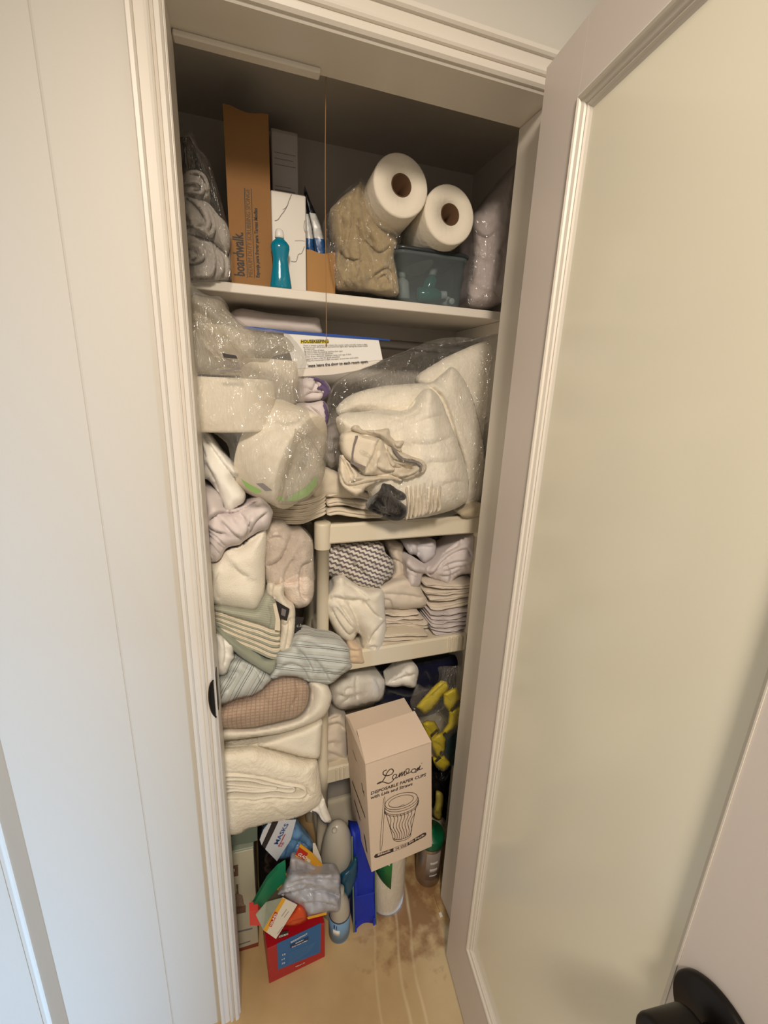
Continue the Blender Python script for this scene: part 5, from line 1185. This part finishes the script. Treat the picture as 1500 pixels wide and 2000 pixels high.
fpoly('banner', [(715,1610),(880,1508),(905,1505),(908,1525),(890,1545),(715,1640)], M_ci, .0006)
stroke2('drawing_line', S_((.001, [(570,1665),(715,1610),(715,1640),(570,1700)])), .001, M_ci, cup, O_, ex, ez, .0005)
def btext(body, a_, b_, size, m):
    a, b = np.array(jt([a_])[0]), np.array(jt([b_])[0]); dv = b-a
    return text(body, size, m, cup, face(a), ex*dv[0]+ez*dv[1], ez, width=np.linalg.norm(dv), lift=.0010, bold=.0003)
btext('Black', (405,1742), (540,1694), .0095, M_cup); btext('16 OZ', (585,1682), (700,1640), .0095, M_ci); btext('50 Pack', (728,1618), (890,1530), .0095, M_cup)
# marks on the left side of the carton
def side(b, c): return O_+ey*b+ez*c
for (b0, c0, b1, c1, wd_) in ((.120,.300,.085,.295,.003), (.045,.262,.035,.240,.006), (.030,.252,.028,.235,.004), (.150,.16,.03,.16,.008), (.140,.10,.085,.085,.010), (.05,.075,.035,.03,.012)):
    p_ = np.array([-b0, c0]); q_ = np.array([-b1, c1])
    stroke2('side_print', [(wd_, [tuple(p_), tuple(q_)])], wd_, M_ci, cup, O_, -ey, ez, .0006)

# wrapped white roll pack under it
wp = empty('wrapped_roll_pack', (.4355, .142, 0)); tag(wp, 'white wrapped paper roll pack with a green label holding up the cup carton', 'paper roll pack')
Cw = (.4355, .142, 0); Rw = .054
lathe('pack', [(0,0),(Rw*.8,0),(Rw*.95,.004),(Rw,.014),(Rw,.12),(Rw*.985,.2),(Rw*.96,.262),(Rw*.8,.270),(0,.270)], Cw, M_tissue, wp, (0,0,1), 40)
w_ = lathe('wrap', [(0,-.0),(Rw*.86,.0005),(Rw*1.02,.003),(Rw*1.045,.014),(Rw*1.05,.10),(Rw*1.04,.16),(Rw*1.05,.22),(Rw*1.01,.266),(Rw*.8,.2735),(0,.2735)], Cw, F_milky, wp, (0,0,1), 40)
def cyl_patch(name, c, R, a0, a1, zs0, zs1, m, parent, n=14):
    """thin curved label; zs0/zs1 are functions of 0..1 giving its lower and upper edges"""
    V = []; F = []
    for i in range(n+1):
        s = i/n; a = math.radians(a0+(a1-a0)*s)
        for z in (zs0(s), zs1(s)):
            for rr in (R, R+.0006): V.append((c[0]+rr*math.cos(a), c[1]+rr*math.sin(a), c[2]+z))
    for i in range(n):
        b = i*4; d = b+4
        F += [(b+1, d+1, d+3, b+3), (b, b+2, d+2, d), (b+2, b+3, d+3, d+2), (b, d, d+1, b+1)]
    return link_mesh(name, V, F, m, parent, True)
M_lgreen = mat('green_label', (24,110,52), .35)
lb = cyl_patch('green_label', Cw, Rw*1.055, 190, 262, lambda s: .20-.08*s, lambda s: .268, M_lgreen, wp)
pa = math.radians(236); rr_ = Rw*1.07
text('N', .026, M_paper, lb, (Cw[0]+rr_*math.cos(pa), Cw[1]+rr_*math.sin(pa)-.001, .222), (.8,-.55,0), (0,0,1), bold=.0004)

# green lidded steel can
cc = P(842, 1742, .115); cR = .040
cc = np.array([.588, .165, 0])
can = empty('steel_can', tuple(cc)); tag(can, 'steel can with a green lid on the floor beside the right jamb', 'can')
lathe('body', [(0,0),(cR*.94,0),(cR,.004),(cR,.150),(cR*.97,.156),(cR*.97,.160),(0,.160)], cc, mat('brushed_steel', (176,160,144), .32, .05, 200, .08, 30, metal=.85), can, (0,0,1), 40)
lathe('lid', [(0,.158),(cR*1.04,.158),(cR*1.06,.164),(cR*1.06,.182),(cR*1.0,.190),(cR*.3,.192),(cR*.26,.204),(0,.205)], cc, mat('green_lid', (10,92,56), .3), can, (0,0,1), 40)
lab_ = cyl_patch('can_label', cc, cR+.0004, 232, 300, lambda s: .035, lambda s: .145, mat('can_label', (140,128,118), .4), can)
for z0_, z1_ in ((.098,.112), (.070,.084), (.052,.058)):
    cyl_patch('label_print', cc, cR+.0012, 250, 285, lambda s: z0_, lambda s: z1_, M_label, lab_)

# blue folding bag
q0, q1 = P(690,1828,.085), P(733,1829,.080)
fb = empty('blue_tote', ((q0[0]+q1[0])/2, .13, 0)); tag(fb, 'royal blue folded tote with pale green piping standing left of the wrapped roll pack', 'tote bag')
M_blue = mat('blue_nylon', (10,44,170), .55, .15, 60, .05)
def bluebag():
    zt = .31; ys = lambda z: .082+.16*z; V = []; nz, nx = 14, 8
    for i in range(nz+1):
        z = zt*i/nz; a = q0[0]+.002+(.004 if i > 4 else 0)-.012*max(0, .13-z)/.13*0; b = q1[0]-.001
        for j in range(nx+1):
            s = j/nx; V.append((a+(b-a)*s, ys(z)+.010*math.sin(PI*s)+.003*math.sin(z*40+s*3), max(.001, z-(.004*math.sin(PI*s) if i == 0 else 0))))
    for i in range(nz+1):
        z = zt*i/nz
        for j in range(nx+1):
            s = j/nx; V.append((q0[0]+.002+(q1[0]-q0[0]-.003)*s, ys(z)+.05-.012*math.sin(PI*s), max(.001, z)))
    n = (nz+1)*(nx+1); F = []
    g = lambda k, i, j: k*n+i*(nx+1)+j
    for i in range(nz):
        for j in range(nx):
            F += [(g(0,i,j), g(0,i,j+1), g(0,i+1,j+1), g(0,i+1,j)), (g(1,i,j), g(1,i+1,j), g(1,i+1,j+1), g(1,i,j+1))]
        F += [(g(0,i,0), g(0,i+1,0), g(1,i+1,0), g(1,i,0)), (g(0,i,nx), g(1,i,nx), g(1,i+1,nx), g(0,i+1,nx))]
    for j in range(nx): F += [(g(0,0,j), g(1,0,j), g(1,0,j+1), g(0,0,j+1)), (g(0,nz,j), g(0,nz,j+1), g(1,nz,j+1), g(1,nz,j))]
    link_mesh('body', V, F, M_blue, fb, True)
    M_pip = mat('piping_green', (110,128,84), .6)
    for xx in (q0[0]+.001, q1[0]+.001):
        tube('piping', [(xx, ys(z)-.001, max(.003, z)) for z in np.linspace(.0, zt, 12)], .0022, M_pip, fb, 8)
    for xx in (q0[0]+.006, q1[0]-.005):
        abox('foot', xx-.003, xx+.003, .080, .090, 0, .03, M_blue, fb, .001)
    prism('fold', [(q0[0]+.004, ys(.115)-.001, .115), (q1[0]-.003, ys(.110)-.001, .110), (q1[0]-.003, ys(.105)-.001, .105), (q0[0]+.004, ys(.112)-.001, .112)], .002, mat('blue_fold', (16,52,180), .5), fb)
bluebag()

# frosted dome jug
jc = P(660, 1712, .15)
jz0, jz1 = P(655, 1716, .155)[2], P(652, 1607, .155)[2]; jx = P(658, 1660, .155)[0]; jR = (P(691,1660,.155)[0]-P(625,1660,.155)[0])/2
M_frost = mat('frosted_plastic', (196,190,176), .30, 0, 1, 0, trans=.18, spec=.5)
jug = empty('frosted_jug', (jx, .155, 0)); tag(jug, 'tall frosted plastic jug with a rounded egg shaped top behind the box of bags', 'jug')
Hj = jz1
prof = [(0,0),(jR*.80,0),(jR*.86,.006)]+[(jR*(.86+.14*t), .006+(jz0+.055-.006)*t) for t in (.35,.7,1)]+[(jR*math.cos(math.radians(a))**.8, (jz0+.055)+(Hj-jz0-.055)*math.sin(math.radians(a))) for a in (15,30,45,58,70,80,86)]+[(0,Hj)]
lathe('body', prof, (jx, .155, 0), M_frost, jug, (0,0,1), 40, 1, .8)
nb = P(653, 1622, .155-jR*.45)
lathe('nub', [(0,-.004),(.007,-.004),(.0072,.004),(.005,.007),(0,.008)], nb, M_frost, jug, (0,-.6,.8), 20)

# bottle with pale blue label
bc = np.array([.2755, .093, 0]); bR = .0295
bt = empty('spray_bottle', tuple(bc)); tag(bt, 'frosted bottle with a light blue wrapped label on the floor right of the red box', 'bottle')
lathe('body', [(0,0),(bR*.9,0),(bR,.004),(bR,.088),(bR*1.0,.094),(bR*.97,.108),(bR*.86,.128),(bR*.66,.145),(bR*.44,.156),(bR*.40,.162),(bR*.40,.180),(0,.180)], bc, M_frost, bt, (0,0,1), 40)
M_lblue = mat('light_blue_label', (118,156,190), .4)
ll = cyl_patch('blue_label', bc, bR+.0004, 170, 372, lambda s: .008, lambda s: .086, M_lblue, bt, 30)
cyl_patch('label_edge', bc, bR+.0006, 170, 372, lambda s: .086, lambda s: .0895, mat('navy_band', (32,48,78), .4), bt, 30)
cyl_patch('white_patch', bc, bR+.0012, 222, 258, lambda s: .040, lambda s: .060, M_paper, ll)
cyl_patch('label_print', bc, bR+.0012, 226, 232, lambda s: .066, lambda s: .080, mat('navy_band', (32,48,78), .4), ll)
cyl_patch('label_print', bc, bR+.0012, 240, 244, lambda s: .064, lambda s: .078, mat('navy_band', (32,48,78), .4), ll)

# red box
RO, rx_, ry_, rz_ = frame((.0725, .036, 0), .085, 0, -.01)
rw, rd, rh = .153, .10, .135
red = empty('coffee_box', tuple(RO+rx_*rw/2+ry_*rd/2)); tag(red, 'red box with a blue front panel on the closet floor', 'box')
M_red = mat('red_card', (168,18,30), .35, 0, 1, .03, 5)
box_mesh('body', RO, rx_*rw, ry_*rd, rz_*rh, M_red, red, .0015)
def rt(u, v):
    d = rayd(u, v); t = ((RO-CAM)@ry_)/(d@ry_); return CAM+d*t
kf = lambda pts: [rt(*px('K', [p])[0]) for p in pts]
M_pb = mat('panel_blue', (24,98,158), .35)
q = kf([(555,1415),(985,1212),(978,1500),(565,1668)])
flat('blue_panel', [q[3], q[2], q[1], q[0]], M_pb, red, .0006)
def rtext(body, a_, b_, size, m, bold=.0002):
    a, b = kf([a_, b_]); return text(body, size, m, red, a, b-a, (0,0,1), width=np.linalg.norm(b-a), lift=.0016, bold=bold)
rtext('BREAKFAST', (690,1405), (852,1318), .0085, M_paper); 
for a_, b_, wd_ in (((680,1445),(860,1360),.0045),):
    a, b = kf([a_, b_]); 
    flat('dark_band', kf([(682,1455),(862,1370),(862,1340),(682,1425)]), mat('panel_dark', (16,48,92), .4), red, .0014)
rtext('BLEND', (735,1412), (812,1376), .0052, M_paper); rtext('light roast coffee', (700,1448), (850,1382), .0050, M_paper)
for k in range(7):
    rtext('smooth and balanced ground coffee in single pods', (672,1508+k*16), (935-(k*12), 1392+k*16+4), .0034, mat('panel_pale', (110,156,190), .5), 0)
for k in range(3): rtext(['12', 'x 6', '72'][k], (598,1530+k*42), (630,1518+k*42), .0085, M_paper)
rtext('0.33 oz x 12', (735,1640), (825,1598), .0055, M_paper)
rtext('KEURIG', (570,1352), (660,1322), .0095, M_paper)
dk = kf([(560,1368),(662,1330),(662,1290),(600,1300)])
flat('black_tab', dk, M_ink, red, .0004)

# green grey box at far left
GO = (-.062, .135, 0)
gb = empty('appliance_box', (-.005, .18, 0)); tag(gb, 'pale grey green box with a small brown picture at the left of the closet floor', 'box')
GOo, gx, gy, gz = frame(GO, -.05, 0, 0)
M_gb = mat('pale_green_card', (186,182,160), .6, 0, 1, .04, 6)
ghz = P(500, 1656, .13)[2]; gt = .375
box_mesh('body', GOo, gx*.1118, gy*.10, gz*ghz, M_gb, gb, .0015)
box_mesh('lid', GOo+gz*(ghz+.0012)-gx*.0008-gy*.0008, gx*.1134, gy*.1016, gz*(gt-ghz-.0012), mat('sage_card', (148,158,142), .55, 0, 1, .04, 6), gb, .0015)
gp = lambda pts: [CAM+rayd(*px('Q', [p])[0])*(((GOo-CAM)@gy)/(rayd(*px('Q', [p])[0])@gy)) for p in pts]
def gflat(name, pts, m, lift=.0006):
    q = gp(pts); 
    return flat(name, q[::-1] if np.cross(q[1]-q[0], q[-1]-q[0])@gy > 0 else q, m, gb, lift)
M_br = mat('brown_picture', (112,84,66), .6, 0, 1, .4, 60)
gflat('dark_field', [(70,235),(200,200),(335,115),(448,105),(448,290),(330,320),(200,340),(80,362)], mat('dark_sage', (98,110,98), .6), .0016)
gflat('picture', [(98,650),(178,632),(182,786),(104,802)], M_br)
gflat('picture_shine', [(116,690),(132,686),(134,722),(120,726)], M_label, .0012)
gflat('drawing', [(150,910),(180,905),(182,1000),(190,1040),(150,1040),(158,990)], M_br)
gflat('drawing', [(135,1040),(190,1040),(240,1060),(262,1180),(285,1200),(285,1296),(145,1326),(130,1200)], mat('brown_picture_pale', (140,118,100), .6, 0, 1, .35, 90), .0004)
gflat('drawing', [(140,1220),(285,1200),(285,1296),(145,1326)], M_br)
gflat('print_line', [(170,1560),(380,1510),(380,1530),(172,1582)], M_print)
gflat('print_line', [(180,1745),(350,1690),(350,1704),(182,1760)], M_print)
gflat('red_brown_band', [(175,1808),(462,1715),(462,1800),(220,1870),(178,1830)], mat('red_brown', (128,62,34), .6))

# mask packet
q = q4('K', [(395,345),(455,260),(520,235),(620,215),(740,215),(735,300),(690,440),(555,610),(450,515),(385,400)], .125)
mk = puff('mask_packet', 'K', [(385,400),(420,310),(470,245),(600,215),(745,205),(800,300),(880,390),(930,470),(860,560),(740,580),(620,600),(555,612),(450,515)], .14, mat('sky_blue_film', (96,138,182), .25, .35, 30, .2, 30), .022, .04, 14, cr=[(2.5,.006,[(720,260),(680,400),(640,560)]), (2,.006,[(700,400),(800,430),(860,480)]), (2,.006,[(720,500),(800,360)])], amp=.004, ridge=.004, rsc=30, smooth_out=False, seed=131)
tag(mk, 'blue and white packet of disposable masks leaning behind the green box', 'packet')
prism('black_band', q4('K', [(408,458),(455,345),(505,240),(568,222),(520,330),(440,490)], .113), .002, M_ink, mk)
prism('white_panel', q4('K', [(440,492),(520,330),(570,222),(740,212),(690,400),(555,610)], .112), .003, mat('packet_white', (200,204,212), .4), mk)
prism('white_panel', q4('K', [(386,402),(405,455),(500,245),(470,246),(420,310)], .112), .002, mat('packet_white', (200,204,212), .4), mk)
def ktext(body, a_, b_, y, size, m, parent, shear=0):
    a, b = q4('K', [a_, b_], y); d_ = b-a; up = np.array([-d_[2], 0, d_[0]])
    return text(body, size, m, parent, a, d_, up, width=np.linalg.norm(d_), bold=.0003)
M_bink = mat('blue_ink', (52,78,140), .5); M_rink = mat('red_ink', (176,60,80), .5)
ktext('MASKS', (560,448), (668,248), .1115, .016, M_bink, mk); ktext('disposable', (575,470), (640,345), .1115, .006, M_rink, mk); ktext('3-ply', (600,470), (625,425), .1115, .008, M_rink, mk)

# green tray and orange red things under the bag boxes
gr = prism('green_folder', q4('K', [(300,1085),(365,965),(460,800),(560,690),(640,640),(640,800),(540,900),(450,1010),(400,1080)], .075), .012, mat('green_plastic', (12,122,84), .4, .1, 40, .1, 10))
tag(gr, 'green plastic folder slanting beside the pale box above the red box', 'folder')
rp = prism('red_packet', q4('K', [(285,1098),(370,1082),(440,1170),(440,1240),(360,1238),(290,1238)], .062), .02, mat('coral_card', (222,72,66), .45))
tag(rp, 'small coral red packet sticking out left of the opened white bag box', 'packet')
op = puff('orange_packet', 'K', [(600,1240),(680,1130),(745,1050),(800,1040),(840,1090),(850,1180),(790,1225),(700,1245)], .055, mat('orange_film', (214,78,34), .35, .2, 40, .1, 20), .018, .04, 16, cr=[(2.5,.005,[(660,1220),(740,1190),(830,1170)])], amp=.002, seed=132)
tag(op, 'orange red packet tucked between the open bag box and the red box', 'packet')

# two bag boxes with grey liners
M_gw = mat('bag_box_white', (222,216,204), .45); M_gy = mat('bag_box_yellow', (226,166,40), .4); M_gg = mat('bag_box_greenish', (160,164,146), .5, 0, 1, .1, 40)
def kq(pts, y, lean=0, zc=0): return [P(*px('K', [p])[0], y, lean, zc) for p in pts]
b1 = empty('bag_box', tuple(P(540, 1810, .045))); tag(b1, 'opened white and yellow box of plastic bags tilted on the red box', 'box')
prism('front_panel', kq([(420,1282),(612,970),(752,1040),(545,1370)], .028), .002, M_gw, b1)
prism('yellow_band', kq([(422,1282),(606,975),(640,985),(452,1302)], .0272), .001, M_gy, b1)
prism('side_panel', [kq([(348,1135)], .045)[0], kq([(450,1015)], .060)[0], kq([(612,972)], .030)[0], kq([(421,1282)], .030)[0]], .002, M_gg, b1)
prism('back_panel', kq([(450,1018),(640,720),(720,760),(560,1000)], .085), .002, mat('bag_box_inner', (90,88,74), .6), b1)
prism('yellow_band', kq([(552,885),(632,722),(650,735),(580,910)], .083), .001, M_gy, b1)
rl = prism('red_label', kq([(475,1240),(535,1105),(562,1120),(500,1255)], .0262), .0008, mat('label_red', (190,44,22), .4), b1)
ktext('GLAD', (500,1240), (556,1118), .0258, .0085, M_paper, rl)
ov = kq(ell(562,1215,58,20,-60,28), .0262); flat('oval_print', ov if np.cross(ov[1]-ov[0], ov[7]-ov[0])[1] < 0 else ov[::-1], mat('oval_ink', (92,66,60), .5), b1, .0006)
for a_, b_ in (((600,1150),(650,1080)), ((625,1160),(670,1100)), ((560,1320),(610,1250))):
    A_, B_ = kq([a_, b_], .0272); stroke2('print_line', [[(A_[0], A_[2]), (B_[0], B_[2])]], .0012, M_print, b1, (0, .0274, 0), (1,0,0), (0,0,1))
b2 = empty('bag_box', tuple(P(600, 1700, .10))); tag(b2, 'second white box of bags with a yellow stripe and red label behind the grey liners', 'box')
prism('front_panel', kq([(690,580),(735,560),(1020,715),(960,740),(680,730)], .095), .002, M_gw, b2)
prism('yellow_band', kq([(785,445),(905,540),(1000,650),(1020,715),(735,560)], .093), .003, M_gy, b2)
prism('end_panel', kq([(905,440),(930,440),(985,580),(1000,650),(905,540)], .100), .002, M_gw, b2)
rl2 = prism('red_label', kq([(735,545),(775,475),(858,535),(822,602)], .0922), .0008, mat('label_red', (190,44,22), .4), b2)
ktext('GLAD', (752,545), (832,592), .0916, .0125, M_paper, rl2)
for x_, y_ in ((870,600), (925,640), (970,672)):
    prism('print_patch', kq([(x_-18,y_-20),(x_+14,y_+2),(x_+2,y_+28),(x_-28,y_+4)], .0925), .0006, M_gw if x_ != 925 else M_gy, b2)
gl = puff('grey_liner', 'K', [(560,935),(600,880),(640,790),(700,720),(850,712),(1000,715),(1140,712),(1172,740),(1178,870),(1180,990),(1160,1100),(1060,1115),(860,1165),(830,1110),(760,1040),(680,1010),(640,970)], .072, mat('grey_bag', (178,180,190), .2, .25, 40, .12, 20), .040, .04, 18,
     cr=[(3,.012,[(570,940),(700,920),(850,880),(1000,880),(1170,940)]), (2.5,.010,[(860,915),(1000,900),(1170,960)]), (2.5,.006,[(660,850),(800,800),(960,790),(1140,800)]), (2.5,.006,[(640,900),(760,850),(900,840)]), (2.5,.006,[(800,1020),(960,1010),(1150,1050)])], amp=.003, sc=24, ridge=.006, rsc=26, fold=(8,.012,.004), seed=133)
tag(gl, 'folded grey plastic liners spilling over the red box', 'plastic bags')
prism('yellow_edge', kq([(850,1165),(1040,1115),(1040,1132),(860,1178)], .036), .002, M_gy, gl)
gl2 = puff('grey_liner', 'K', [(685,600),(740,580),(820,610),(920,660),(1010,720),(960,760),(800,770),(690,740)], .088, mat('pale_grey_bag', (176,172,176), .3, .2, 40, .05, 20), .012, .03, 14, cr=[(2.5,.005,[(740,600),(760,720)]), (2.5,.005,[(840,640),(850,740)])], amp=.003, seed=134)
tag(gl2, 'pale grey liner standing behind the folded grey ones', 'plastic bags')
tp = puff('teal_packet', 'K', [(1170,740),(1250,680),(1330,560),(1345,700),(1310,880),(1260,980),(1230,1060),(1190,990),(1178,860)], .115, mat('teal_film', (14,78,108), .3, .2, 40, .15, 20), .02, .04, 14, cr=[(2,.005,[(1190,840),(1280,700)])], amp=.003, seed=135)
tag(tp, 'dark teal packet between the frosted jug and the blue tote', 'packet')
yl = prism('yellow_edge_card', kq([(1235,620),(1300,510),(1318,640),(1290,660)], .14), .004, mat('mustard_card', (196,160,60), .5))
yl.name = 'mustard_card'; tag(yl, 'mustard card edge showing behind the teal packet', 'card')
# little tag on the floor
ft_ = empty('floor_tag', tuple(P(861, 1786, .0))); 
ft_.location = Vector(P(861, 1786, 0.06)); 
tz_ = CAM+rayd(861,1786)*((0.002-CAM[2])/rayd(861,1786)[2])
ft_.location = Vector((tz_[0], tz_[1], 0)); tag(ft_, 'tiny white tag on a thread lying on the floor by the right jamb', 'tag')
abox('card', tz_[0]-.004, tz_[0]+.004, tz_[1]-.006, tz_[1]+.006, .0005, .0015, M_paper, ft_, 0)
tube('thread', [(tz_[0], tz_[1]+.006, .0012), (tz_[0]+.001, tz_[1]+.03, .0012), (tz_[0]+.003, tz_[1]+.055, .0012)], .0006, mat('string', (150,112,70), .8), ft_, 6)

o = puff('black_filler', 'K', [(372,240),(460,225),(620,215),(700,330),(720,560),(660,760),(560,860),(470,900),(400,980),(378,800),(372,500)], .215, mat('filler_black', (20,20,20), .3, .2, 40, 0), .03, .08, 24, amp=.004, ridge=.004, seed=140)  # added black body that stands in for the shadow in this gap
tag(o, 'black filler added to darken the gap behind the mask packet and green folder', 'plastic bag')
